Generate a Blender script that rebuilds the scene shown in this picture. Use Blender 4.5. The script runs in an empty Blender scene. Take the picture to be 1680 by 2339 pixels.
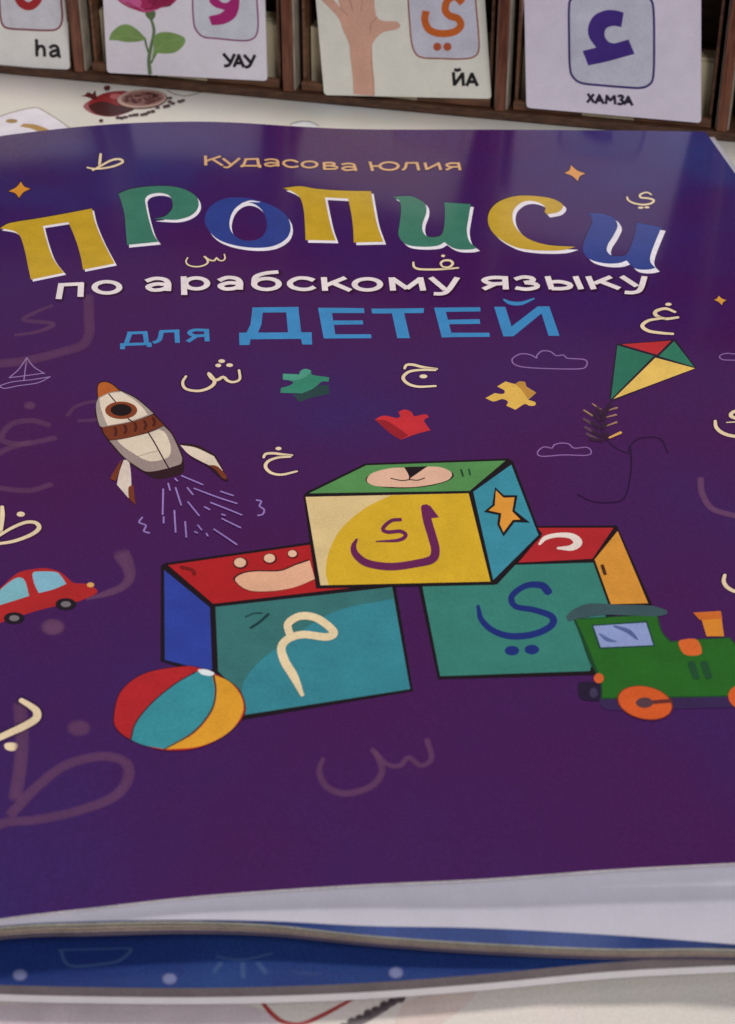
import bpy, math, random
from mathutils import Vector
from mathutils.geometry import delaunay_2d_cdt
random.seed(7)
S = bpy.context.scene
C = S.collection

# ---------------------------------------------------------------- camera, world, lamps, exposure
W, H, FPX = 1680.0, 2339.0, 4100.0
PITCH = math.radians(35.0)
CAM = Vector((0.0, 0.0, 0.232))
cd = bpy.data.cameras.new('camera'); cam = bpy.data.objects.new('camera', cd); C.objects.link(cam)
cam.location = CAM; cam.rotation_euler = (math.pi/2 - PITCH, 0, 0)
cd.sensor_fit = 'VERTICAL'; cd.sensor_height = 24.0; cd.lens = FPX/H*24.0
cd.clip_start = 0.01; cd.clip_end = 50
cd.dof.use_dof = True; cd.dof.focus_distance = 0.42; cd.dof.aperture_fstop = 25
S.camera = cam
wd = bpy.data.worlds.new('World'); S.world = wd; wd.use_nodes = True
bg = wd.node_tree.nodes['Background']
bg.inputs[0].default_value = (0.86, 0.88, 1.0, 1); bg.inputs[1].default_value = 0.12
S.view_settings.view_transform = 'Standard'; S.view_settings.look = 'None'
S.view_settings.exposure = 0.0; S.view_settings.gamma = 1.0

def area(name, loc, target, size, power, col):
    l = bpy.data.lights.new(name, 'AREA'); l.shape = 'RECTANGLE'; l.size, l.size_y = size
    l.energy = power; l.color = col
    o = bpy.data.objects.new(name, l); o.location = loc
    o.rotation_euler = (Vector(target)-Vector(loc)).to_track_quat('-Z', 'Y').to_euler(); C.objects.link(o)
area('ceiling_lamp', (-0.05, 0.72, 1.20), (0, 0.50, 0), (0.28, 0.2), 8.0, (1.0, 0.95, 0.90))
area('front_fill_light', (0.8, -1.35, 1.75), (0, 0.45, 0), (1.0, 1.0), 36.0, (0.96, 0.96, 1.0))  # soft fill added from the front right to even out the light on the cards

# ---------------------------------------------------------------- materials
def lin(c): c /= 255.0; return c/12.92 if c <= .04045 else ((c+.055)/1.055)**2.4
GAIN = 1/0.85
def alb(rgb): return tuple(min(.85, lin(v)*GAIN) for v in rgb)
_m = {}
def nodes_of(m):
    m.use_nodes = True; nt = m.node_tree
    return nt, nt.nodes, nt.links, nt.nodes['Principled BSDF']
def ink(rgb, rough=.16, grain=.16, fade=False, spec=.5, name='print'):
    """printed colour under a thin gloss film, with a fine paper grain"""
    key = (rgb, rough, grain, fade, spec)
    if key in _m: return _m[key]
    m = bpy.data.materials.new(name); nt, N, L, P = nodes_of(m)
    tc = N.new('ShaderNodeTexCoord'); nz = N.new('ShaderNodeTexNoise'); nz.inputs['Scale'].default_value = 1900
    nz.inputs['Detail'].default_value = 2.0
    n2 = N.new('ShaderNodeTexNoise'); n2.inputs['Scale'].default_value = 160; n2.inputs['Detail'].default_value = 4
    L.new(tc.outputs['Object'], nz.inputs['Vector']); L.new(tc.outputs['Object'], n2.inputs['Vector'])
    ad = N.new('ShaderNodeMath'); ad.operation = 'ADD'
    L.new(nz.outputs['Fac'], ad.inputs[0]); L.new(n2.outputs['Fac'], ad.inputs[1])
    mr = N.new('ShaderNodeMapRange'); mr.inputs['From Min'].default_value = .6; mr.inputs['From Max'].default_value = 1.4
    mr.inputs['To Min'].default_value = 1-grain; mr.inputs['To Max'].default_value = 1+grain
    L.new(ad.outputs[0], mr.inputs['Value'])
    vm = N.new('ShaderNodeVectorMath'); vm.operation = 'SCALE'; vm.inputs[0].default_value = alb(rgb)
    L.new(mr.outputs[0], vm.inputs['Scale']); L.new(vm.outputs[0], P.inputs['Base Color'])
    P.inputs['Roughness'].default_value = rough; P.inputs['Specular IOR Level'].default_value = spec
    if fade:
        at = N.new('ShaderNodeAttribute'); at.attribute_name = 'fade'
        L.new(at.outputs['Fac'], P.inputs['Alpha'])
    _m[key] = m; return m
def cover_mat(name, cols, rough, scale, pos=None, grain=.2, spec=.5):
    """cols: list of (pos, rgb) over a soft cloud noise"""
    m = bpy.data.materials.new(name); nt, N, L, P = nodes_of(m)
    tc = N.new('ShaderNodeTexCoord'); nz = N.new('ShaderNodeTexNoise'); nz.inputs['Scale'].default_value = scale
    nz.inputs['Detail'].default_value = 3.5; nz.inputs['Roughness'].default_value = .55
    L.new(tc.outputs['Object'], nz.inputs['Vector'])
    rp = N.new('ShaderNodeValToRGB'); r = rp.color_ramp
    while len(r.elements) < len(cols): r.elements.new(.5)
    for e, (p, c) in zip(r.elements, cols): e.position = p; e.color = (*alb(c), 1)
    fac = nz.outputs['Fac']
    if pos:   # blobs of indigo print, with some painted sheen: centre, radius, weight
        for (cx, cy, rad, wt) in pos:
            sb = N.new('ShaderNodeVectorMath'); sb.operation = 'SUBTRACT'; sb.inputs[1].default_value = (cx, cy, 0)
            L.new(tc.outputs['Object'], sb.inputs[0])
            sc = N.new('ShaderNodeVectorMath'); sc.operation = 'MULTIPLY'; sc.inputs[1].default_value = (1, 1, 0)
            L.new(sb.outputs[0], sc.inputs[0])
            ln = N.new('ShaderNodeVectorMath'); ln.operation = 'LENGTH'; L.new(sc.outputs[0], ln.inputs[0])
            mr = N.new('ShaderNodeMapRange'); mr.interpolation_type = 'SMOOTHSTEP'
            mr.inputs['From Min'].default_value = 0; mr.inputs['From Max'].default_value = rad
            mr.inputs['To Min'].default_value = wt; mr.inputs['To Max'].default_value = 0
            L.new(ln.outputs['Value'], mr.inputs['Value'])
            a = N.new('ShaderNodeMath'); a.operation = 'ADD'; L.new(fac, a.inputs[0]); L.new(mr.outputs[0], a.inputs[1])
            fac = a.outputs[0]
    L.new(fac, rp.inputs['Fac'])
    g = N.new('ShaderNodeTexNoise'); g.inputs['Scale'].default_value = 1900; g.inputs['Detail'].default_value = 2
    L.new(tc.outputs['Object'], g.inputs['Vector'])
    mr = N.new('ShaderNodeMapRange'); mr.inputs['From Min'].default_value = .3; mr.inputs['From Max'].default_value = .7
    mr.inputs['To Min'].default_value = 1-grain; mr.inputs['To Max'].default_value = 1+grain
    L.new(g.outputs['Fac'], mr.inputs['Value'])
    vm = N.new('ShaderNodeVectorMath'); vm.operation = 'SCALE'
    L.new(rp.outputs['Color'], vm.inputs[0]); L.new(mr.outputs[0], vm.inputs['Scale'])
    L.new(vm.outputs[0], P.inputs['Base Color']); P.inputs['Roughness'].default_value = rough; P.inputs['Specular IOR Level'].default_value = spec
    return m
def wood(name, c1, c2, rough=.5, axis=(30, 30, 3)):
    m = bpy.data.materials.new(name); nt, N, L, P = nodes_of(m)
    tc = N.new('ShaderNodeTexCoord'); mp = N.new('ShaderNodeMapping'); mp.inputs['Scale'].default_value = axis
    L.new(tc.outputs['Object'], mp.inputs['Vector'])
    nz = N.new('ShaderNodeTexNoise'); nz.inputs['Scale'].default_value = 14; nz.inputs['Detail'].default_value = 5
    L.new(mp.outputs[0], nz.inputs['Vector'])
    rp = N.new('ShaderNodeValToRGB'); rp.color_ramp.elements[0].position = .35; rp.color_ramp.elements[1].position = .68
    rp.color_ramp.elements[0].color = (*alb(c1), 1); rp.color_ramp.elements[1].color = (*alb(c2), 1)
    L.new(nz.outputs['Fac'], rp.inputs['Fac']); L.new(rp.outputs[0], P.inputs['Base Color'])
    P.inputs['Roughness'].default_value = rough
    bp = N.new('ShaderNodeBump'); bp.inputs['Strength'].default_value = .25; bp.inputs['Distance'].default_value = .0003
    L.new(nz.outputs['Fac'], bp.inputs['Height']); L.new(bp.outputs[0], P.inputs['Normal'])
    return m

# ---------------------------------------------------------------- rays and surfaces
def ray(px, py):
    a = (px-W/2)/FPX; b = -(py-H/2)/FPX
    f = Vector((0, math.cos(PITCH), -math.sin(PITCH))); u = Vector((0, math.sin(PITCH), math.cos(PITCH)))
    return f + Vector((1, 0, 0))*a + u*b
class Plane:
    def __init__(s, p, n): s.p = Vector(p); s.n = Vector(n).normalized()
    def at(s, px, py, off=0):
        d = ray(px, py); t = (s.p + s.n*off - CAM).dot(s.n)/d.dot(s.n); return CAM + d*t
def at_z(px, py, z): return Plane((0, 0, z), (0, 0, 1)).at(px, py)
def sstep(x): x = max(0., min(1., x)); return x*x*(3-2*x)
class CoverSurface:
    def h(s, x, y):
        return (.0155 + .0045*math.exp(-((x+.045)/.055)**2)*sstep((y-.27)/.25)
                + .0030*sstep((.32-y)/.13)*sstep((x+.12)/.25) - .0015*sstep((-x-.09)/.05))
    def at(s, px, py, off=0):
        d = ray(px, py); z = .0165
        for _ in range(25):
            t = (z+off-CAM.z)/d.z; p = CAM + d*t; z = .4*z + .6*s.h(p.x, p.y)
        return CAM + d*((z+off-CAM.z)/d.z)
COVER = CoverSurface()
MATZ = .0010
MAT = Plane((0, 0, MATZ), (0, 0, 1))
BLUEZ = .0068
BLUE = Plane((0, 0, BLUEZ), (0, 0, 1))

# ---------------------------------------------------------------- object helpers
def tag(o, label=None, cat=None, group=None, kind=None):
    for k, v in (('label', label), ('category', cat), ('group', group), ('kind', kind)):
        if v: o[k] = v
    return o
def link(name, me, parent=None):
    o = bpy.data.objects.new(name, me); C.objects.link(o)
    if parent is not None:
        o.parent = parent
    return o
def empty(name, loc=(0, 0, 0)):
    return link(name, None)
def mesh(name, verts, faces, mats, parent=None, idx=None, smooth=False, fade=None):
    me = bpy.data.meshes.new(name); me.from_pydata([tuple(v) for v in verts], [], faces)
    for m in (mats if isinstance(mats, (list, tuple)) else [mats]): me.materials.append(m)
    if idx: me.polygons.foreach_set('material_index', idx)
    if smooth: me.polygons.foreach_set('use_smooth', [True]*len(faces))
    if fade:
        a = me.attributes.new('fade', 'FLOAT', 'POINT'); a.data.foreach_set('value', fade)
    me.update(); return link(name, me, parent)

# ---------------------------------------------------------------- drawing kit (2-D outlines laid on a surface)
def cr(p0, p1, p2, p3, t):
    t2 = t*t; t3 = t2*t
    return tuple(.5*((2*p1[k]) + (-p0[k]+p2[k])*t + (2*p0[k]-5*p1[k]+4*p2[k]-p3[k])*t2 + (-p0[k]+3*p1[k]-3*p2[k]+p3[k])*t3) for k in range(len(p1)))
def smooth_open(pts, step=4.0):
    if len(pts) < 3:
        a, b = pts; n = max(2, int(math.dist(a[:2], b[:2])/10)+1)
        return [tuple(a[k]+(b[k]-a[k])*i/n for k in range(len(a))) for i in range(n+1)]
    P = [tuple(2*a-b for a, b in zip(pts[0], pts[1]))] + list(pts) + [tuple(2*a-b for a, b in zip(pts[-1], pts[-2]))]
    out = []
    for i in range(1, len(P)-2):
        n = max(2, int(math.dist(P[i][:2], P[i+1][:2])/step))
        for j in range(n): out.append(cr(P[i-1], P[i], P[i+1], P[i+2], j/n))
    out.append(tuple(pts[-1])); return out
def smooth_closed(pts, step=5.0, corners=()):
    n = len(pts); out = []
    for i in range(n):
        p1, p2 = pts[i], pts[(i+1) % n]
        p0 = pts[i-1] if i not in corners else tuple(2*a-b for a, b in zip(p1, p2))
        p3 = pts[(i+2) % n] if (i+1) % n not in corners else tuple(2*b-a for a, b in zip(p1, p2))
        if i in corners and (i+1) % n in corners:
            m = max(1, int(math.dist(p1, p2)/12))
            for j in range(m): out.append(tuple(a+(b-a)*j/m for a, b in zip(p1, p2)))
        else:
            m = max(2, int(math.dist(p1, p2)/step))
            for j in range(m): out.append(cr(p0, p1, p2, p3, j/m))
    return out
def inside(pt, poly):
    x, y = pt; c = False; j = len(poly)-1
    for i in range(len(poly)):
        xi, yi = poly[i]; xj, yj = poly[j]
        if (yi > y) != (yj > y) and x < (xj-xi)*(y-yi)/(yj-yi)+xi: c = not c
        j = i
    return c

class Art:
    """one printed drawing: outlines on a surface, collected into one mesh"""
    def __init__(s, name, parent, surf, frame=(0, 0, 1.0), label=None, rough=.16, base=2e-5, grid=14):
        s.name, s.parent, s.surf, s.f, s.label, s.rough, s.grid = name, parent, surf, frame, label, rough, grid
        s.V, s.F, s.I, s.M, s.A = [], [], [], [], []
        s.off = base; s.fading = False
    def px(s, p): x0, y0, k = s.f; return (x0+p[0]*k, y0+p[1]*k)
    def lay(s): s.off += 6e-6; return s.off
    def mi(s, rgb, fade=False):
        m = ink(rgb, s.rough, fade=fade)
        if m not in s.M: s.M.append(m)
        return s.M.index(m)
    def tri(s, pts, faces, rgb, alpha=None, offs=None):
        b = len(s.V); o = s.off; k = s.mi(rgb, alpha is not None)
        if alpha is not None: s.fading = True
        for i, p in enumerate(pts):
            s.V.append(s.surf.at(p[0], p[1], o + (offs[i] if offs else 0)))
        s.A += (alpha if alpha is not None else [1.0]*len(pts))
        s.F += [tuple(b+i for i in f) for f in faces]; s.I += [k]*len(faces)
    def poly(s, pts, rgb, sharp=False, shift=(0, 0), raw=False):
        """pts (x,y) smooth, (x,y,1) corner"""
        s.lay()
        co = [i for i, p in enumerate(pts) if sharp or len(p) > 2]
        q = [p[:2] if raw else s.px(p) for p in pts]; q = [(a+shift[0], b+shift[1]) for a, b in q]
        q = smooth_closed(q, corners=set(co))
        x0, x1 = min(a for a, _ in q), max(a for a, _ in q); y0, y1 = min(b for _, b in q), max(b for _, b in q)
        g = s.grid; extra = []
        y = y0+g*.5
        while y < y1:
            x = x0+g*.5
            while x < x1:
                if inside((x, y), q): extra.append((x, y))
                x += g
            y += g
        n = len(q); allp = [Vector(p) for p in q+extra]
        r = delaunay_2d_cdt(allp, [(i, (i+1) % n) for i in range(n)], [], 0, 1e-4)
        vs, fs = r[0], r[2]; keep = []
        for f in fs:
            c = (sum(vs[i].x for i in f)/3, sum(vs[i].y for i in f)/3)
            if inside(c, q):
                a, b, d = (vs[i] for i in f)
                ar = (b.x-a.x)*(d.y-a.y)-(b.y-a.y)*(d.x-a.x)
                keep.append(tuple(f) if ar < 0 else tuple(reversed(f)))   # image y runs down
        s.tri([(v.x, v.y) for v in vs], keep, rgb)
        return q
    def stroke(s, pts, w, rgb, asp=.75, cap='round', raw=False, fade=False, closed=False):
        """pen stroke; w in frame units or a list of widths; asp = pen height / pen width"""
        s.lay(); k = 1 if raw else s.f[2]
        q = [p[:2] if raw else s.px(p) for p in pts]
        ws = [v*k for v in (w if isinstance(w, (list, tuple)) else [w]*len(q))]
        if closed:
            P = smooth_closed([(a, b, c) for (a, b), c in zip(q, ws)], 4.0); P.append(P[0])
        else: P = smooth_open([(a, b, c) for (a, b), c in zip(q, ws)])
        n = len(P); nrm = []
        for i in range(n):
            a, b = P[max(0, i-1)], P[min(n-1, i+1)]
            if closed and i in (0, n-1): a, b = P[n-2], P[1]
            dx, dy = b[0]-a[0], (b[1]-a[1])/asp; l = math.hypot(dx, dy) or 1
            nrm.append((-dy/l, dx/l*asp, dx/l, dy/l*asp))
        if cap == 'round' and not closed:
            def capp(i, sg):
                out = []
                for a in (85, 60, 30):
                    c, si = math.cos(math.radians(a)), math.sin(math.radians(a))
                    r = P[i][2]*.5
                    out.append(((P[i][0]+sg*nrm[i][2]*r*c, P[i][1]+sg*nrm[i][3]*r*c, P[i][2]*si), nrm[i]))
                return out
            A_ = capp(0, -1); B_ = capp(n-1, 1)
            seq = [x for x in reversed(A_)] + list(zip(P, nrm)) + B_
        else: seq = list(zip(P, nrm))
        cols = (-1, -.72, 0, .72, 1) if fade else (-1, 0, 1)
        fa = {-1: 0, -.72: .8, 0: 1, .72: .8, 1: 0}
        pts2, al, offs, faces = [], [], [], []
        m = len(cols)
        for i, (p, nn) in enumerate(seq):
            for c in cols:
                pts2.append((p[0]+nn[0]*p[2]*.5*c, p[1]+nn[1]*p[2]*.5*c))
                al.append(float(fa[c])); offs.append(4e-6*i/len(seq))
        for i in range(len(seq)-1):
            for j in range(m-1):
                a = i*m+j; faces.append((a, a+1, a+m+1, a+m))
        if fade:
            al = [v*fade for v in al]
            if not closed:
                for i in range(2):
                    for j in range(m):
                        al[i*m+j] *= .5*i; al[(len(seq)-1-i)*m+j] *= .5*i
        s.tri(pts2, faces, rgb, al if fade else None, offs)
    def segs(s, lst, w, rgb, asp=.55):
        for a, b in lst:
            s.stroke([a, b], w, rgb, asp, cap='flat')
    def ell(s, c, rx, ry, rgb, rot=0, n=18):
        cr_, sr = math.cos(math.radians(rot)), math.sin(math.radians(rot))
        s.poly([(c[0]+rx*math.cos(t)*cr_-ry*math.sin(t)*sr, c[1]+rx*math.cos(t)*sr+ry*math.sin(t)*cr_)
                for t in [2*math.pi*i/n for i in range(n)]], rgb)
    def oval(s, c, rx, ry, w, rgb, asp=.55, n=16):
        s.stroke([(c[0]+rx*math.cos(2*math.pi*i/n), c[1]+ry*math.sin(2*math.pi*i/n)) for i in range(n)], w, rgb, asp, closed=True)
    def blob(s, c, rx, ry, rgb, a=.8, n=20):
        s.lay(); c = s.px(c); k = s.f[2]; pts = [c]; al = [a]
        rings = (.35, .7, 1.0); ra = (a, a*.85, 0.)
        for r, q in zip(rings, ra):
            for i in range(n):
                t = 2*math.pi*i/n; pts.append((c[0]+rx*k*r*math.cos(t), c[1]+ry*k*r*math.sin(t))); al.append(q)
        F = [(0, 1+(i+1) % n, 1+i) for i in range(n)]
        for j in range(2):
            for i in range(n):
                a0 = 1+j*n+i; a1 = 1+j*n+(i+1) % n; F.append((a0, a1, a1+n, a0+n))
        s.tri(pts, F, rgb, al)
    def ring(s, outer, inner, rgb, shift=(0, 0), n=60):
        s.lay()
        def samp(pts):
            q = smooth_closed([s.px(p) for p in pts], 2.0); cx = sum(a for a, _ in q)/len(q); cy = sum(b for _, b in q)/len(q)
            return q
        o, i_ = samp(outer), samp(inner)
        cx = sum(a for a, _ in i_)/len(i_); cy = sum(b for _, b in i_)/len(i_)
        def byang(q, t):
            return min(q, key=lambda p: abs(math.remainder(math.atan2(p[1]-cy, p[0]-cx)-t, 2*math.pi)))
        pts = []; L = 5
        for k in range(n):
            t = 2*math.pi*k/n; a, b = byang(o, t), byang(i_, t)
            for j in range(L): pts.append((a[0]+(b[0]-a[0])*j/(L-1)+shift[0], a[1]+(b[1]-a[1])*j/(L-1)+shift[1]))
        F = []
        for k in range(n):
            for j in range(L-1): F.append((k*L+j, ((k+1) % n)*L+j, ((k+1) % n)*L+j+1, k*L+j+1))
        s.tri(pts, F, rgb)
    def done(s):
        # every face looks at the camera side of its sheet
        F = []
        for f in s.F:
            a, b, c = (s.V[i] for i in f[:3]); n = (b-a).cross(c-a)
            F.append(f if n.dot(CAM-a) > 0 else tuple(reversed(f)))
        o = mesh(s.name, s.V, F, s.M, s.parent, s.I, smooth=False, fade=s.A if s.fading else None)
        if s.label: o['label'] = s.label
        return o
def Z(x0, y0, w, zw=1629.0): return (x0, y0, w/zw)

# ================================================================ THE PURPLE BOOK
PURPLE_INDIGO = cover_mat('cover_print', [(.32, (66, 20, 72)), (.54, (62, 24, 80)), (.74, (54, 31, 88)), (1.0, (46, 52, 108))], .12, 14, grain=.13,
    pos=[(-.075, .205, .10, .12), (-.11, .30, .08, .10), (.115, .48, .105, .46), (.10, .21, .07, .10), (-.09, .485, .085, .24), (.0, .29, .09, -.08)])  # far right blob: bluish print plus painted reflection of the lavender card
WHITE_PAPER = ink((205, 200, 205), .55, .05)
PAGE_GREY = ink((172, 168, 178), .6, .07)
book = empty('workbook')
tag(book, 'purple children\'s Arabic copybook with toy blocks, rocket and train on its cover', 'book')

top_edge = [(-85, 328), (0, 311), (60, 303), (120, 296), (200, 288), (300, 281), (400, 278), (480, 278), (560, 281), (650, 287), (760, 293), (850, 295.5), (950, 296), (1100, 296), (1300, 297), (1500, 299), (1612, 301)]
bot_edge = [(-400, 2160), (0, 2099), (100, 2086), (200, 2075), (420, 2050), (620, 2034), (840, 2020), (1100, 2008), (1400, 1986), (1680, 1971), (2100, 1950), (2760, 1915)]
def resample(pts, n):
    q = smooth_open([tuple(map(float, p)) for p in pts], 6)
    L = [0]
    for a, b in zip(q, q[1:]): L.append(L[-1]+math.dist(a, b))
    out = []; j = 0
    for i in range(n):
        t = L[-1]*i/(n-1)
        while j < len(L)-2 and L[j+1] < t: j += 1
        u = (t-L[j])/max(1e-9, L[j+1]-L[j]); out.append((q[j][0]+(q[j+1][0]-q[j][0])*u, q[j][1]+(q[j+1][1]-q[j][1])*u))
    return out
NU, NV = 90, 110
T_, B_ = resample(top_edge, NU), resample(bot_edge, NU)
def cover_grid(off, inset=0.0):
    rows = []
    for j in range(NV):
        v = j/(NV-1)
        # even steps on the page, not in the picture: perspective spacing
        g = v/(v+(1-v)*1.9)
        rows.append([COVER.at(T_[i][0]+(B_[i][0]-T_[i][0])*g, T_[i][1]+(B_[i][1]-T_[i][1])*g, off) for i in range(NU)])
    return rows
top = cover_grid(0); low = [[Vector((p.x, p.y, p.z-.00042)) for p in r] for r in top]
V = [p for r in top for p in r] + [p for r in low for p in r]; K = NU*NV; F = []; I = []
for j in range(NV-1):
    for i in range(NU-1):
        a = j*NU+i; F.append((a, a+NU, a+NU+1, a+1)); I.append(0); F.append((a+K, a+1+K, a+NU+1+K, a+NU+K)); I.append(1)
per = [i for i in range(NU)] + [j*NU+NU-1 for j in range(1, NV)] + [(NV-1)*NU+i for i in range(NU-2, -1, -1)] + [j*NU for j in range(NV-2, 0, -1)]
# the cut edge of the sheet has its own vertices, so the printed face keeps its flat shading up to the rim
V += [V[a] for a in per] + [V[a+K] for a in per]; m_ = len(per)
for k in range(m_): F.append((2*K+k, 2*K+(k+1) % m_, 2*K+m_+(k+1) % m_, 2*K+m_+k)); I.append(2)
cover = mesh('front_cover', V, F, [PURPLE_INDIGO, WHITE_PAPER, ink((196, 190, 188), .6, .3)], book, I)
sm = [i == 0 for i in I]; cover.data.polygons.foreach_set('use_smooth', sm)
# perimeter loops of the block below the cover (clockwise from the far left corner)
def side_loop(front_px, front_z, grow, dz, shrink_front=0):
    """one ring round the book: far, right and left edges drop from the cover outline, the near edge follows front_px"""
    cen = Vector((sum(top[j][i].x for j in (0, -1) for i in (0, -1))/4, sum(top[j][i].y for j in (0, -1) for i in (0, -1))/4, 0))
    def drop(p, d, v=None):
        v = v or Vector((0, -1, 0))
        return Vector((p.x+v.x*grow, p.y+v.y*grow, max(BLUEZ+.0006, p.z-d)))
    fr = resample(front_px, 60)
    fz = lambda x: front_z[0] + (front_z[1]-front_z[0])*sstep((x+100)/1900)
    front = [at_z(x, y, fz(x)) for x, y in fr] if front_z else [COVER.at(x, y, -.0005) for x, y in fr]
    far = [drop(top[0][i], dz+.0004, Vector((0, -.0022/grow if grow else -1, 0))) for i in list(range(0, NU, 2))+[NU-1]]
    ex = Vector((1, .06, 0)); rt = [drop(top[j][-1], dz, ex) for j in range(1, NV-4, 3)]; lf = [drop(top[j][0], dz, -ex) for j in range(2, NV-4, 3)]
    # blend the last third of the side edges to the near corners
    def blend(lst, corner):
        n = len(lst); out = []
        for k, p in enumerate(lst):
            t = sstep((k/n-.6)/.4); zt = p.z+(corner.z-p.z)*t; out.append(Vector((p.x+(corner.x-lst[-1].x)*t, p.y+(corner.y-lst[-1].y)*t, zt)))
        return out
    rt = blend(rt, front[-1]); lf = blend(lf, front[0])
    return far + rt + front[::-1] + lf[::-1]
def band(name, la, lb, m, parent, capped=False):
    n = len(la); V = la+lb; F = [(i, n+i, n+(i+1) % n, (i+1) % n) for i in range(n)]
    if capped: F.append(tuple(range(n, 2*n)))
    o = mesh(name, V, F, m, parent); o.data.polygons.foreach_set('use_smooth', [True]*n+[False]*(len(F)-n))
    return o
def shift(pts, dy): return [(x, y+dy) for x, y in pts]
E1 = shift(bot_edge, -9)
E2 = [(-400, 2165), (0, 2115), (210, 2104), (420, 2101), (620, 2104), (840, 2115), (1100, 2120), (1400, 2136), (1680, 2157), (2100, 2190), (2720, 2235)]
E3 = [(-400, 2168), (0, 2117), (210, 2107), (420, 2104), (620, 2112), (840, 2136), (1100, 2154), (1400, 2167), (1680, 2168), (2100, 2200), (2720, 2245)]
E4 = [(-400, 2200), (0, 2146), (210, 2138), (420, 2133), (620, 2138), (840, 2160), (1100, 2179), (1400, 2192), (1680, 2194), (2100, 2215), (2720, 2260)]
L0 = side_loop(shift(bot_edge, -30), None, -.0030, .0007)
L1 = side_loop(E1, None, .0020, .0006)
L2 = side_loop(E2, (.0140, .0112), .0016, .0030)
L3 = side_loop(E3, (.0139, .0094), .0002, .0031)
L4 = side_loop(E4, (.0122, .0078), .0006, .0050)
Em = [(a[0], a[1]*.72+b[1]*.28) for a, b in zip(resample(bot_edge, 60), resample(E2, 60))]
Lm = side_loop(Em, (.0148, .0120), .0020, .0014)
pages = Lm and mesh('inner_page', L0+L1+Lm+L2, [(i+r*len(L1), len(L1)*(r+1)+i, len(L1)*(r+1)+(i+1) % len(L1), r*len(L1)+(i+1) % len(L1)) for r in (0, 1, 2) for i in range(len(L1))], PAGE_GREY, book, smooth=True)
band('endpaper', L2, L3, ink((38, 58, 112), .45, .3, spec=.25), book)
def mixl(a, b, t): return [p+(q-p)*t for p, q in zip(a, b)]
def inset(l, d): 
    c = Vector((sum(p.x for p in l)/len(l), sum(p.y for p in l)/len(l), 0)); return [p-(Vector((p.x, p.y, 0))-c).normalized()*d for p in l]
cuts = [0, .16, .30, .42, .56, .68, .82, 1.0]
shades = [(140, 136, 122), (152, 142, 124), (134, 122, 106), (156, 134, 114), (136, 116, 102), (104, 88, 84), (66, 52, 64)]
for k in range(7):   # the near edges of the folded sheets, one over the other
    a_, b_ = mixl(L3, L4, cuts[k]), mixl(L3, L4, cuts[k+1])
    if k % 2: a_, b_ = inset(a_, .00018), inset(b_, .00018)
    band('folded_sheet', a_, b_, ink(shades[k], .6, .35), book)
band('back_cover', L4, inset([Vector((p.x, p.y, p.z-.0002)) for p in L4], .012), ink((40, 60, 120), .5, .1), book, capped=True)

# ---- print on the cover
P_ = cover; GOLD = (184, 148, 40); GRN = (58, 112, 94); BLU = (44, 60, 128); WHT = (222, 214, 228); CREAM = (222, 198, 162)
def art(name, frame, label=None, **k): return Art(name, P_, COVER, frame, label, **k)
ZA = Z(0, 400, 460); ZB = Z(440, 400, 460); ZC = Z(880, 400, 460); ZD = Z(1240, 400, 440)
def title(fr, pts, col, sh, label):
    a = art('title_letter', fr, label); a.poly(pts, (40, 20, 58), shift=(-1.5, -1.8)); a.off += 2e-6
    a.poly(pts, WHT, shift=sh); a.poly(pts, col); a.done()
title(ZA, [(0, 432, 1), (60, 395), (150, 375), (400, 335), (745, 270, 1), (775, 390), (840, 545), (930, 715, 1), (675, 765, 1), (650, 640), (610, 510), (555, 380, 1), (350, 412, 1), (380, 530), (435, 680), (520, 790, 1), (252, 845, 1), (225, 720), (200, 600), (165, 495), (120, 455), (60, 440)], GOLD, (4.5, 4.5), 'first gold letter')
title(ZA, [(960, 150, 1), (1060, 112), (1200, 92), (1350, 88), (1480, 110), (1580, 165), (1610, 230), (1590, 290), (1530, 335), (1440, 360), (1350, 360), (1245, 352, 1), (1330, 335), (1390, 280), (1397, 220), (1370, 165), (1300, 145), (1220, 155), (1178, 190), (1185, 260), (1210, 370), (1245, 480), (1285, 540, 1), (1030, 565, 1), (1020, 450), (1010, 330), (985, 220)], GRN, (5, 6), 'green title letter with a round bowl')
a = art('title_letter', ZB, 'blue round title letter')
OO = [(100, 340), (150, 250), (260, 190), (400, 182), (550, 210), (690, 270), (775, 350), (795, 440), (755, 520), (650, 575), (500, 588), (330, 565), (200, 515), (120, 430)]
OI = [(300, 400), (320, 310), (375, 245), (450, 222), (530, 252), (590, 330), (600, 430), (560, 500), (480, 530), (390, 520), (325, 470)]
a.ring(OO, OI, WHT, (5, 7)); a.ring(OO, OI, BLU); a.stroke([(400, 232), (470, 212), (545, 218)], [14, 18, 5], WHT); a.done()
title(ZB, [(735, 105, 1), (870, 90), (1000, 110), (1200, 125), (1445, 130, 1), (1465, 250), (1495, 400), (1545, 540, 1), (1305, 545, 1), (1300, 430), (1285, 310), (1260, 190, 1), (1072, 180, 1), (1095, 300), (1125, 430), (1160, 530, 1), (915, 525, 1), (910, 400), (900, 280), (875, 190), (820, 140)], GOLD, (6, 6), 'second gold letter, upright')
title(ZC, [(65, 175, 1), (200, 170), (270, 195), (325, 235), (335, 300), (305, 390), (305, 450), (340, 495), (410, 500), (460, 478), (480, 400), (485, 300), (480, 220, 1), (695, 235, 1), (675, 350), (662, 450), (685, 540), (745, 590, 1), (690, 602), (590, 600), (530, 578), (480, 542, 1), (430, 570), (330, 580), (210, 572), (150, 545), (108, 480), (120, 380), (130, 290), (122, 220), (100, 195)], GRN, (6.5, 6.5), 'green title letter right of the upright gold one')
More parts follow.
